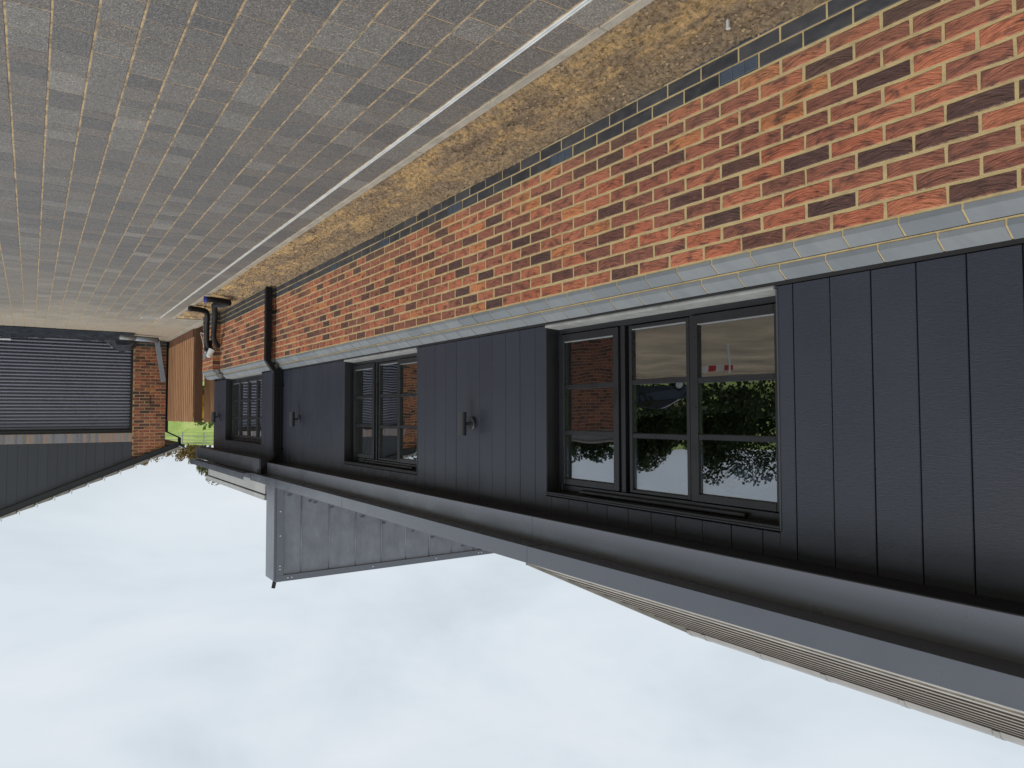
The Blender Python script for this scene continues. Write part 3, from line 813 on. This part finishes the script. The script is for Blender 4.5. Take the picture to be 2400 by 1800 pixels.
box(-3.0, .17, 10.04, 13.6, 2.60, 2.66).build('wing_flat_roof', 'lead', house)
MB().box(.172, .20, 9.42, 12.95, 2.60, 2.772).build('parapet', 'parapet', house, bevel=.003)
MB().box(.05, .19, 9.43, 12.94, 2.773, 2.784).build('parapet_gap', 'black_trim', house)
MB().box(.04, .214, 9.40, 13.05, 2.785, 2.850).build('parapet_cap', 'parapet', house, bevel=.004)

# ---- dormer with lead cheek
DY = 9.0
dm = box(-4.2, -.30, DY + .02, 11.0, 2.62, 3.735).build('dormer', 'black_trim', house)
seams = [.17] + [-.14 - .362 * k for k in range(12)]
for a, b in zip(seams, seams[1:]):
    m = MB(); nz_ = 10; nxs = 5; rr_ = random.Random(int(a * 100) + 900)
    for j in range(nz_ + 1):
        for i in range(nxs + 1):
            x = a - .006 + (b - a + .012) * i / nxs; z = 2.60 + 1.14 * j / nz_
            m.v.append((x, DY - .006 - .004 * mnoise.noise(Vector((x * 4, z * 3, 7))) - .002 * rr_.random(), z))
    for j in range(nz_):
        for i in range(nxs):
            q = j * (nxs + 1) + i; m.f.append((q, q + 1, q + nxs + 2, q + nxs + 1))
    m.build('lead_sheet', 'lead', dm, smooth=True)
    MB().cyl((b, DY - .012, 2.60), (b, DY - .012, 3.735), .0055, 8).build('lead_roll', 'lead', dm, smooth=True)
    for q in [w_ + rr_.uniform(-.12, .12) for w_ in (.2, .5, .8) if rr_.random() < .4]:
        if a < -2.5: break   # dark clips where the lead meets the roof
        x = a + (b - a) * q; z = 2.650 + (.215 - x) * math.tan(R(19.9)) + .03
        w_ = rr_.uniform(.015, .03); MB().box(x - w_, x + w_, DY - .020, DY - .011, z - .012, z + rr_.uniform(.0, .012)).build('lead_clip', 'lead_dark', dm)
MB().box(-4.2, .18, DY - .03, DY + .019, 3.737, 3.815).build('cheek_top_trim', 'fascia', dm, bevel=.003)
MB().box(.172, .205, DY - .03, DY + .33, 2.60, 3.80).build('corner_trim', 'gutter', dm, bevel=.003)
MB().box(.085, .1715, DY - .035, DY + .02, 2.60, 3.7365).build('corner_trim', 'fascia', dm, bevel=.003)
MB().box(-.30, .171, DY + .021, DY + .32, 2.60, 3.79).build('corner_post', 'black_trim', dm)
MB().box(-4.2, -.301, DY + .02, 10.9, 3.74, 3.80).build('dormer_roof', 'lead', dm)
MB().cyl((.16, DY + .06, 3.79), (.185, DY + .05, 3.90), .024, 12).build('roof_outlet', 'black_trim', dm)
for z in (2.95, 3.25, 3.62, 3.66):
    MB().cyl((.13, DY - .041, z), (.13, DY - .035, z), .008, 8).build('screw', 'white_plastic', dm)
for x in (.03, -.02, -1.1, -2.05, -2.75, -2.80):
    MB().cyl((x, DY - .036, 3.775), (x, DY - .030, 3.775), .008, 8).build('screw', 'white_plastic', dm)

# ---- downpipe in the corner
dp = MB()
dp.box(.055, .135, 9.715, 9.795, .03, 1.02)
dp.prism([(.055, 1.02), (.135, 1.02), (.02, 1.19), (-.06, 1.19)], 'y', 9.715, 9.795)
dp.box(-.06, .02, 9.715, 9.795, 1.19, 2.33)
dp.prism([(-.06, 2.33), (.02, 2.33), (.21, 2.48), (.13, 2.48)], 'y', 9.715, 9.795)
dp.box(.13, .21, 9.715, 9.795, 2.48, 2.5345)
dpo = dp.build('downpipe', 'downpipe', house, bevel=.006)
for z, x in ((.35, .095), (1.36, -.02), (2.22, -.02)):
    MB().box(x - .05, x + .044, 9.706, 9.804, z, z + .022).box(x - .10, x - .05, 9.69, 9.815, z, z + .020).build('pipe_bracket', 'downpipe', dpo, bevel=.003)

# ================================================================== WALL LAMPS
def wall_lamp(y, z, face, label):
    t = thing('wall_lamp', label, 'lamp', (face, y, z), 'cylinder wall lamps on the boarding')
    MB().cyl((.001, 0, 0), (.022, 0, 0), .052, 28).build('wall_plate', 'lamp', t, bevel=.003, smooth=False)
    MB().cyl((.022, 0, 0), (.062, 0, 0), .017, 16, .012).build('arm', 'lamp', t)
    m = MB(); m.cyl((.095, 0, -.090), (.095, 0, .090), .0335, 32, caps=False)
    for zz in (-.090, .090):
        sgn = 1 if zz > 0 else -1
        i = len(m.v); nn = 32
        for rr, dz in ((.0335, 0), (.0300, 0), (.0300, -.02 * sgn)):
            for k in range(nn): a = 2 * math.pi * k / nn; m.v.append((.095 + rr * math.cos(a), rr * math.sin(a), zz + dz))
        for q in range(2):
            for k in range(nn): m.f.append((i + q * nn + k, i + q * nn + (k + 1) % nn, i + (q + 1) * nn + (k + 1) % nn, i + (q + 1) * nn + k))
        m.f.append(tuple(range(i + 2 * nn, i + 3 * nn)))
    o = m.build('lamp_body', 'lamp', t)
    for f in o.data.polygons: f.use_smooth = len(f.vertices) == 4
    return t
wall_lamp(4.73, 1.815, CX, 'dark cylinder up and down lamp between the two nearest windows')
wall_lamp(9.01, 1.805, CX, 'dark cylinder up and down lamp beside the downpipe')
wall_lamp(13.18, 1.79, WX, 'dark cylinder up and down lamp beyond the farthest window')

# ================================================================== BLACK DUCTS AT THE WING CORNER
def duct(label, pts, r, cap=None, foam=None):
    t = thing('duct_pipe', label, 'pipe', pts[0], 'black service ducts by the wing')
    P = [Vector(p) - Vector(pts[0]) for p in pts]
    tube_mesh(P, r, 14, 14, .035).build('duct', 'duct', t, smooth=True)
    if cap:
        d = (P[-1] - P[-2]).normalized(); MB().cyl(P[-1] - d * .01, P[-1] + d * .03, r * 1.06, 16).build('end_cap', cap, t)
    return t
duct('black corrugated duct curling over the soil with a blue end cap', [(.15, 12.58, .60), (.25, 12.40, .50), (.27, 12.30, .30), (.29, 12.15, .12), (.36, 11.85, .055), (.40, 11.62, .055), (.33, 11.40, .065), (.30, 11.15, .075), (.42, 10.99, .08), (.56, 10.93, .08), (.66, 10.94, .08)], .042, 'blue_cap')
duct('black corrugated duct hanging down the brick pier to the kerb', [(.26, 12.76, .66), (.31, 12.66, .50), (.34, 12.52, .28), (.37, 12.38, .09), (.47, 12.32, .052), (.66, 12.26, .05)], .042)
sl_ = thing('foil_sleeve', 'torn grey sleeve and black box on the pier above the ducts', 'sleeve', (.225, 12.72, .66))
m = MB(); m.cyl((.0, -.05, .0), (.06, -.05, .12), .055, 12, .035); m.build('sleeve', 'white_plastic', sl_)
MB().box(.0, .10, -.02, .10, -.16, .02).build('cover_box', 'duct', sl_, bevel=.01)
MB().cyl((.02, .18, .0), (.07, .20, .13), .045, 12, .03).build('sleeve', 'grey_plastic', sl_)
wt = tube_mesh([(.29, 12.86, .70), (.30, 13.1, .45), (.27, 13.4, .30), (.10, 13.9, .32)], .008, 8, 8).build('cable', 'white_plastic')
tag(wt, 'thin white cable looping from the pier to the ground', 'cable')
pw = thing('white_post', 'white plastic pipe standing beside the wing end wall', 'pipe', (.05, 13.95, 0))
MB().cyl((0, 0, -.05), (0, 0, .42), .025, 12).build('pipe', 'white_plastic', pw, smooth=True); MB().cyl((0, 0, .42), (0, 0, .46), .03, 12).build('collar', 'white_plastic', pw)

st = thing('steel_stake', 'small steel stake poking out of the soil by the brick wall', 'stake', (.205, 2.01, .02))
MB().box(-.007, .007, -.007, .007, -.05, .014).build('stake', 'steel', st, bevel=.002)
MB().cyl((0, 0, .014), (0, 0, .018), .011, 10).build('stake_head', 'steel', st)

# ================================================================== GARAGE
gar = thing('garage', 'brick garage with dark roller door and tiled gable roof at the drive end', 'garage', (0, 18.7, 0))
GY = 18.7; inv = Matrix.Translation((0, -GY, 0))
def gb(mb, name, mat, parent=None, **k):
    o = mb.build(name, mat, parent or gar, **k)
    if parent is None: o.matrix_parent_inverse = inv
    else: o.matrix_parent_inverse = Matrix.Identity(4)
    return o
GXL, GD0, GD1, GXR = .055, .755, 5.745, 6.445
APX, APZ = (GXL + GXR) / 2, 3.80; SL = math.tan(R(21.9))
def vz(x): return APZ - abs(x - APX) * SL       # underside of verge
for nm, a, b in (('brick_pier', GXL, GD0), ('brick_pier', GD1, GXR)):
    pier = gb(MB().prism([(a + .004, -.3), (b - .004, -.3), (b - .004, vz(b) - .005), (a + .004, vz(a) - .005)], 'y', GY + .0035, GY + .215), nm, 'mortar')
    pz = .0
    ncourse = 37
    lay_wall(pier, 'x', GY, a, b, range(-2, 40), a, 300, 2, (), 12 + int(a), base=0, keep=lambda x, z: z + .034 < vz(x) + .085)
    for o in pier.children: pass
sold = gb(box(GD0, GD1, GY + .004, GY + .10, 2.172, 2.378), 'soldier_course', 'mortar')
rs = random.Random(8); x = GD0
while x < GD1 - .02:
    V, Fc = piece_verts(.0655, .2, .05, rs); o = link('brick', piece_mesh('brick', V, Fc, 'soldier'), sold)
    o.matrix_world = Matrix.Translation((x + .0375, GY, 2.275)) @ Matrix.Rotation(math.pi, 4, 'Z'); o['rnd'] = rs.random(); x += .0752
rd_ = gb(box(GD0 + .002, GD1 - .002, GY + .16, GY + .18, -.05, 2.17), 'roller_door', 'black_trim')
for k in range(29):
    z0 = .012 + k * .0745; m = MB(); prof = []
    for q in range(7):
        t = (0, .3, .5, .56, .7, .85, 1)[q]; prof.append((GY + .152 - .042 * (t / .52 if t < .52 else max(0, 1 - (t - .52) / .48) ** .95), z0 + .060 * t))
    i = 0
    for q in range(7):
        m.v += [(GD0 + .03, prof[q][0], prof[q][1]), (GD1 - .03, prof[q][0], prof[q][1])]
        if q: m.f.append((2 * q - 2, 2 * q - 1, 2 * q + 1, 2 * q))
    gb(m, 'slat', 'slat', rd_)
gb(MB().box(GD0 + .001, GD0 + .045, GY + .06, GY + .158, -.02, 2.165).box(GD1 - .045, GD1 - .001, GY + .06, GY + .158, -.02, 2.165), 'guide_rail', 'black_trim', rd_)
gb(MB().box(GD0 + .046, GD1 - .046, GY + .05, GY + .13, 2.10, 2.169), 'door_header', 'black_trim', rd_)
gcl = gb(MB().prism([(GD0 + .001, 2.3805), (GD1 - .001, 2.3805), (GD1 - .001, vz(GD1) - .003), (APX, vz(APX) - .003), (GD0 + .001, vz(GD0) - .003)], 'y', GY + .03, GY + .20), 'gable_boarding', 'black_trim')
x = GD0 + .002
while x < GD1 - .01:
    e = min(x + .1815, GD1 - .002)
    top = [(x + .002, 2.384), (e - .002, 2.384), (e - .002, vz(e) - .004)] + ([(APX, vz(APX) - .004)] if x < APX < e else []) + [(x + .002, vz(x) - .004)]
    gb(MB().prism(top, 'y', GY + .012, GY + .0295), 'board', 'garage_cladding', gcl); x += .1815
gb(MB().box(GD0, GD1, GY + .005, GY + .03, 2.3785, 2.3835), 'drip_trim', 'black_trim')
# barge boards, roof, verge tiles
EX = -.24
for s0, nm in ((-1, 'barge_board'), (1, 'barge_board')):
    xe = EX if s0 < 0 else 2 * APX - EX
    gb(MB().prism([(xe, vz(xe) - .012), (APX, APZ - .012), (APX, APZ + .12), (xe, vz(xe) + .12)], 'y', GY - .055, GY - .025), nm, 'black_trim', bevel=0)
    gb(MB().prism([(xe, vz(xe) - .01), (APX, APZ - .01), (APX, APZ + .0), (xe, vz(xe) + .0)], 'y', GY - .0245, GY + .012), 'verge_soffit', 'soffit')
    gb(MB().prism([(xe, vz(xe) + .01), (APX, APZ + .01), (APX, APZ + .15), (xe, vz(xe) + .15)], 'y', GY + .012 if s0 else 0, GY + 5.0), 'roof', 'tile')
    ln = math.hypot(abs(xe - APX), abs(xe - APX) * SL); kk = int(ln / .34); dirx = s0 * -1
    for k in range(kk + 1):
        d0 = k * .34; c, sn = math.cos(math.atan(SL)), math.sin(math.atan(SL))
        x0 = xe + dirx * d0 * c; z0 = vz(xe) + .125 + d0 * sn; d1 = min(d0 + .36, ln); x1 = xe + dirx * d1 * c; z1 = vz(xe) + .125 + d1 * sn
        if d1 - d0 < .05: continue
        gb(MB().prism([(x0, z0 + .0), (x0, z0 + .068), (x1, z1 + .042), (x1, z1 - .0)], 'y', GY - .075, GY + .30), 'verge_tile', 'tile_pale')
        gb(MB().box(x0 + dirx * .30 * c - .012, x0 + dirx * .30 * c + .012, GY - .086, GY - .03, z0 + .30 * sn + .020, z0 + .30 * sn + .105), 'verge_clip', 'white_plastic')
gb(MB().prism([(EX - .13, 2.47), (EX + .02, 2.47), (EX + .02, vz(EX) + .10), (EX - .01, vz(EX) + .10), (EX - .13, 2.56)], 'y', GY - .05, GY + 5.0), 'eaves_gutter', 'black_trim')
gb(MB().box(EX - .02, GXL + .0, GY - .02, GY + 4.9, 2.46, 2.475), 'eaves_soffit', 'soffit')
gb(MB().box(GXL - .068, GXL - .004, GY + .06, GY + .125, .0, 2.16).prism([(GXL - .068, 2.16), (GXL - .004, 2.16), (EX - .0, 2.31), (EX - .064, 2.31)], 'y', GY + .06, GY + .125).box(EX - .064, EX, GY + .06, GY + .125, 2.31, 2.475), 'downpipe', 'downpipe')
gb(MB().box(GXL + .003, GXR - .003, GY + .22, GY + 5, -.2, 2.5), 'side_wall', 'far_brick')
gb(MB().box(.385, .397, GY - .012, GY, 1.33, 1.55).box(.380, .402, GY - .022, GY, 1.31, 1.335), 'wall_tie', 'black_trim')

# ---- things against the garage
def tarp():
    m = MB(); nx_, ny_ = 150, 30; x0, x1, y0, y1 = .92, 6.2, 17.02, 18.66
    for j in range(ny_ + 1):
        v = j / ny_
        for i in range(nx_ + 1):
            u = i / nx_; x = x0 + (x1 - x0) * u
            y = y0 + (y1 - y0) * v + .10 * mnoise.noise(Vector((x * .9, v, 2)))
            z = .012 + .085 * (math.sin(min(1, v * 5) * math.pi / 2)) * (.7 + .7 * mnoise.noise(Vector((x * 1.1, v * 2.3, 4))))
            z += .055 * abs(mnoise.noise(Vector((x * 2.6, v * 6, 9)))) * min(1, v * 6) + .03 * mnoise.noise(Vector((x * 8, v * 9, 3))) * min(1, v * 5)
            z = max(.006, z) * (1 - .25 * v)
            m.v.append((x, y, z))
    for j in range(ny_):
        for i in range(nx_):
            q = j * (nx_ + 1) + i; m.f.append((q, q + 1, q + nx_ + 2, q + nx_ + 1))
    return m.build('plastic_sheet', 'tarp', smooth=False)
tag(tarp(), 'crumpled black plastic sheet lying along the foot of the roller door', 'plastic sheet')
def heap(name, cx, cy, rx_, ry_, hh, mat, seed):
    m = MB(); nn, mm = 22, 8
    for j in range(mm + 1):
        t = j / mm
        for k in range(nn):
            a = 2 * math.pi * k / nn; f = 1 + .35 * mnoise.noise(Vector((math.cos(a) * 2, math.sin(a) * 2, t * 3 + seed)))
            rr = math.cos(t * math.pi / 2)
            m.v.append((cx + rx_ * rr * f * math.cos(a), cy + ry_ * rr * f * math.sin(a), hh * math.sin(t * math.pi / 2) * (1 + .3 * mnoise.noise(Vector((a, t * 4, seed))))))
    for j in range(mm):
        for k in range(nn): m.f.append((j * nn + k, j * nn + (k + 1) % nn, (j + 1) * nn + (k + 1) % nn, (j + 1) * nn + k))
    return m.build(name, mat, smooth=False)
tag(heap('plastic_bundle', 1.02, 18.33, .36, .14, .30, 'tarp', 3), 'black plastic bundle piled by the garage brick pier', 'plastic bundle')
pr = thing('plastic_roll', 'grey rolled plastic tube lying in front of the garage pier', 'roll', (.75, 17.5, .0))
MB().cyl((-.33, .06, .085), (.12, -.12, .085), .055, 18).build('roll', 'grey_plastic', pr, smooth=True)
MB().cyl((.125, -.122, .085), (.42, -.24, .085), .052, 18).build('pale_roll', 'pale_sill', pr, smooth=True)
MB().cyl((-.345, .066, .085), (-.328, .059, .085), .058, 18).build('roll_end', 'black_trim', pr)
pl = thing('plastic_trunking', 'grey plastic trunking leaning against the garage brick pier', 'trunking', (.30, 18.45, 0))
def lean(o): o.rotation_euler = (R(-10.5), R(-10.5), 0)
m = MB(); m.box(-.05, .05, 0, .006, .02, 1.0).box(-.05, -.044, .0065, .05, .02, 1.0).box(.044, .05, .0065, .05, .02, 1.0); lean(m.build('channel', 'grey_plastic', pl))
tag(box(3.1, 3.55, 18.30, 18.40, .135, .165).build('white_batten', 'white_plastic', bevel=.004), 'short white plastic batten on the black sheet by the roller door', 'batten')
tag(heap('red_tube', .36, 18.58, .11, .04, .05, 'red_plastic', 6), 'small red plastic tube on the ground at the garage pier', 'tube')

# ================================================================== FENCES
fn = thing('wooden_fence', 'brown close boarded wooden fence running from the garage towards the house', 'fence', (0, 17, 0))
y = 15.56; k = 0
while y < 18.62:
    w_ = .108; zt = 1.905 + rng.uniform(-.006, .006)
    MB().box(-.004 + (.014 if k % 2 else 0), .012 + (.014 if k % 2 else 0), y - 17 + .003, y - 17 + w_ - .002, .17, zt).build('board', 'wood', fn, bevel=.003); y += w_; k += 1
MB().box(-.03, .018, 15.56 - 17, 18.63 - 17, .005, .168).build('gravel_board', 'dark_wood', fn, bevel=.004)
for z in (.4, 1.05, 1.7): MB().box(-.06, -.006, 15.563 - 17, 18.63 - 17, z, z + .08).build('rail', 'dark_wood', fn, bevel=.004)
for yy in (15.50, 17.1, 18.55): MB().box(-.165, -.062 if yy > 15.6 else -.007, yy - 17, yy - 17 + .058, -.2, 1.90).build('post', 'dark_wood', fn, bevel=.006)
f2 = thing('wooden_gate_panel', 'brown board panel standing behind the corner of the house', 'fence panel', (-.805, 16.6, 0))
for k in range(12):
    MB().box(.40 - .112 * (k + 1) + .002, .40 - .112 * k, 0 + (.007 if k % 2 else 0), .018 + (.007 if k % 2 else 0), .05, 1.915 + rng.uniform(-.005, .005)).build('board', 'wood', f2, bevel=.003)
MB().box(-.95, .40, .03, .08, .4, .48).box(-.95, .40, .03, .08, 1.5, 1.58).build('rail', 'dark_wood', f2)

dz = thing('yellow_drum', 'yellow plastic drum standing behind the gap in the wooden fence', 'drum', (-1.05, 19.6, -.05))
m = MB(); prev = None
for (z0, z1, r0, r1) in ((0, .2, .29, .31), (.2, .23, .31, .325), (.23, .42, .31, .31), (.42, .45, .325, .31), (.45, .6, .31, .27)): m.cyl((0, 0, z0 + 1.3), (0, 0, z1 + 1.3), r0, 20, r1)
m.build('drum_body', 'yellow', dz); MB().cyl((.12, 0, 1.9), (.12, 0, 1.93), .04, 12).build('drum_lid', 'black_trim', dz)
MB().box(-.4, .4, -.4, .4, 0, .12).box(-.4, .4, -.4, .4, 1.18, 1.30).box(-.4, -.3, -.4, .4, .12, 1.18).box(.3, .4, -.4, .4, .12, 1.18).build('crate_stand', 'dark_wood', dz)

# ================================================================== VEGETATION
def leaves(m, c, rad, count, size, r, squash=.8, lobes=9):
    cs = []
    for _ in range(lobes):
        d = Vector((r.gauss(0, 1), r.gauss(0, 1), r.gauss(0, .8))); d = d.normalized() * rad * r.uniform(.35, .75); d.z *= squash
        cs.append((Vector(c) + d, rad * r.uniform(.28, .5)))
    for _ in range(count):
        cc, rr = r.choice(cs)
        d = Vector((r.gauss(0, 1), r.gauss(0, 1), r.gauss(0, 1))).normalized() * rr * r.random() ** .35
        p = cc + d; a = Vector((r.gauss(0, 1), r.gauss(0, 1), r.gauss(0, 1))).normalized(); b = a.orthogonal().normalized()
        s = size * r.uniform(.6, 1.4); c2 = a.cross(b)
        m.quad(p - b * s, p - c2 * s * .55, p + b * s, p + c2 * s * .55)
    return cs
def tree(x, y, hgt, rad, mat, label, seed, group, cat='tree', count=2600, name='tree', size=.16):
    r = random.Random(seed); z = hill_z(x, y) if math.hypot(x - 2, y - 8) > 34 else -.07
    t = thing(name, label, cat, (x, y, z - .1), group)
    cm = MB(); cs = leaves(cm, (0, 0, hgt - rad * .85), rad, count, size, r, .9, 12)
    tk = MB(); tk.cyl((0, 0, 0), (0, 0, hgt * .45), .035 * hgt, 10, .022 * hgt)
    for c, rr in cs: tk.cyl((0, 0, hgt * .42), tuple(c), .012 * hgt, 6, .003 * hgt)
    tk.build('trunk', 'bark', t); cm.build('crown', mat, t)
    return t
B = 'trees on the bank behind the garage'
tree(-8.6, 95, 2.5, 1.7, 'leaf_autumn', 'autumn brown tree just above the garage roof slope', 1, B, count=1500, size=.14)
tree(-11.2, 96, 2.7, 1.8, 'leaf_autumn', 'autumn tree above the end of the garage gutter', 2, B, count=1500, size=.14)
tree(-13.1, 93, 2.9, 1.7, 'leaf_autumn', 'tawny tree between the garage gutter and the house gutter', 3, B, count=1300, size=.13)
tree(-15.0, 99, 2.6, 1.9, 'leaf_green', 'green tree behind the tawny trees on the bank', 4, B, count=1500, size=.14)
tree(-21.2, 112, 6.3, 2.4, 'leaf_green', 'green tree top showing over the far house roof', 5, B, count=2000)
tree(-18.9, 110, 5.0, 1.9, 'leaf_green', 'lower green tree top left of the dormer', 15, B, count=1500)
for i, (x, y, hh) in enumerate(((-1.3, 22.0, 2.25), (-2.2, 22.4, 2.28), (-3.3, 23.2, 2.36))):
    tree(x, y, hh, .75, 'leaf_weed', ('weedy green shrub over the fence beside the garage downpipe', 'weedy green shrub over the middle of the wooden fence', 'weedy green shrub over the panel behind the house')[i], 30 + i, 'weedy shrubs behind the fence', 'shrub', 900, 'shrub', .07)
# far rail fence on the bank
ff = thing('field_fence', 'distant grey field fence crossing the green bank', 'fence', (-12, 78, hill_z(-12, 78)))
for k in range(9):
    xx = -8 + k * 2.0; zz = hill_z(-12 + xx, 78) - hill_z(-12, 78)
    MB().box(xx - .06, xx + .06, -.06, .06, zz - .3, zz + 1.2).build('post', 'far_steel', ff)
    if k < 8:
        z2 = hill_z(-12 + xx + 2, 78) - hill_z(-12, 78)
        for q in (.35, .75, 1.1): MB().prism([(xx, zz + q), (xx + 2, z2 + q), (xx + 2, z2 + q + .07), (xx, zz + q + .07)], 'y', -.02, .02).build('rail', 'far_steel', ff)

# ================================================================== WHAT THE WINDOWS REFLECT (beside and behind the camera)
bw = thing('boundary_wall', 'brick boundary wall across the drive, mirrored in the nearest window', 'wall', (7.5, 13.8, 0))
MB().box(0, .215, -2.2, 2.4, -.3, 2.12).build('brickwork', 'far_brick', bw)
MB().box(-.01, .225, -2.21, 2.41, 2.121, 2.33).build('soldier_course', 'pale_sill', bw); MB().box(-.04, .255, -2.24, 2.44, 2.331, 2.39).build('coping', 'concrete', bw, bevel=.01)
T = 'trees across the drive mirrored in the windows'; tr = random.Random(77)
lab = ['dark tree mirrored at the %s of the nearest window' % q for q in ('far side', 'far mullion', 'middle', 'near mullion', 'near side', 'very edge')]
for i in range(6):
    a = R(62 - i * 11.5); d = 56 + tr.uniform(-4, 6)
    tree(-3 + d * math.sin(R(90) - a) , d * math.sin(a), 5.4 + i * .55 + tr.uniform(-.5, .5), 3.9, 'leaf_dark', lab[i], 50 + i, T, count=13000, size=.15)
    if i < 5:
        a2 = a - R(6); tree(-3 + (d + 7) * math.cos(a2), (d + 7) * math.sin(a2), 4.8 + i * .5, 4.0, 'leaf_dark', 'dark tree standing back %s across the drive' % ('beyond the brick wall', 'left of the parked car', 'behind the parked car', 'beyond the striped barrier', 'behind the camera')[i], 70 + i, T, count=13000, size=.15)
def car(x, y, rz, label):
    t = thing('parked_car', label, 'car', (x, y, -.07)); t.rotation_euler = (0, 0, rz)
    prof = [(-2.1, .35), (-2.12, .75), (-1.9, .93), (-1.45, .98), (-.85, 1.42), (.55, 1.46), (1.35, 1.02), (1.95, .9), (2.1, .68), (2.08, .35)]
    m = MB(); nP = len(prof)
    rows = []
    for yy, sh in ((-.86, .93), (-.80, 1.0), (.80, 1.0), (.86, .93)):
        rows.append([(px, yy * (1 if pz < 1.0 else .82), .35 + (pz - .35) * (sh if pz > .9 else 1)) for px, pz in prof])
    for rw in rows: m.v += rw
    for q in range(3):
        for k in range(nP): m.f.append((q * nP + k, q * nP + (k + 1) % nP, (q + 1) * nP + (k + 1) % nP, (q + 1) * nP + k))
    m.f.append(tuple(range(nP))); m.f.append(tuple(range(3 * nP, 4 * nP)))
    m.build('body', 'car_paint', t, bevel=.02)
    for sx in (-1, 1):
        MB().prism([(-1.25, 1.0), (-.78, 1.36), (.5, 1.39), (1.1, 1.02)], 'y', sx * .755, sx * .775).build('side_window', 'black_trim', t)
        for wx in (-1.3, 1.3):
            wo = MB().cyl((wx, sx * .72, .31), (wx, sx * .885, .31), .31, 22).build('wheel', 'rubber', t)
            MB().cyl((wx, sx * .886, .31), (wx, sx * .895, .31), .20, 16).build('rim', 'steel', wo)
        MB().box(2.06, 2.11, sx * .55 - .14, sx * .55 + .14, .66, .78).build('headlight', 'white_plastic', t)
        MB().box(-2.14, -2.08, sx * .6 - .12, sx * .6 + .12, .70, .84).build('tail_light', 'red_plastic', t)
car(24.5, 27.5, R(-40), 'dark blue hatchback car parked across the site, mirrored in the window')
br = thing('striped_barrier', 'red and white striped site barrier mirrored in the nearest pane', 'barrier', (11.5, 12.4, -.07)); br.rotation_euler = (0, 0, R(-45))
for k in range(5): MB().box(-.5 + .2 * k, -.3 + .2 * k, -.02, .02, .60, .74).build('stripe', 'red_plastic' if k % 2 == 0 else 'white_plastic', br)
for sx in (-.42, .42): MB().prism([(-.25, 0), (-.20, 0), (.03, .8), (-.03, .8)], 'x', sx - .02, sx + .02).build('leg', 'white_plastic', br)

hd = thing('hedge', 'low dark hedge mirrored below the trees in the nearest window', 'hedge', (0, 0, -.07))
hr = random.Random(91); hm = MB(); hk = MB()
for k in range(46):
    a = R(66 - k * 1.55); d = 40 + 2 * math.sin(k * .9)
    cx, cy = -3 + d * math.cos(a), d * math.sin(a); hh = 1.7 + .5 * hr.random()
    for _ in range(190):
        p = Vector((cx + hr.gauss(0, .5), cy + hr.gauss(0, .5), hh * hr.random() ** .7)); aa = Vector((hr.gauss(0, 1), hr.gauss(0, 1), hr.gauss(0, 1))).normalized(); bb = aa.orthogonal().normalized(); cc = aa.cross(bb); q = .16 * hr.uniform(.6, 1.3)
        hm.quad(p - bb * q, p - cc * q * .6, p + bb * q, p + cc * q * .6)
    hk.cyl((cx, cy, 0), (cx, cy, hh * .7), .04, 5, .02)
hm.build('foliage', 'leaf_dark', hd); hk.build('stems', 'bark', hd)
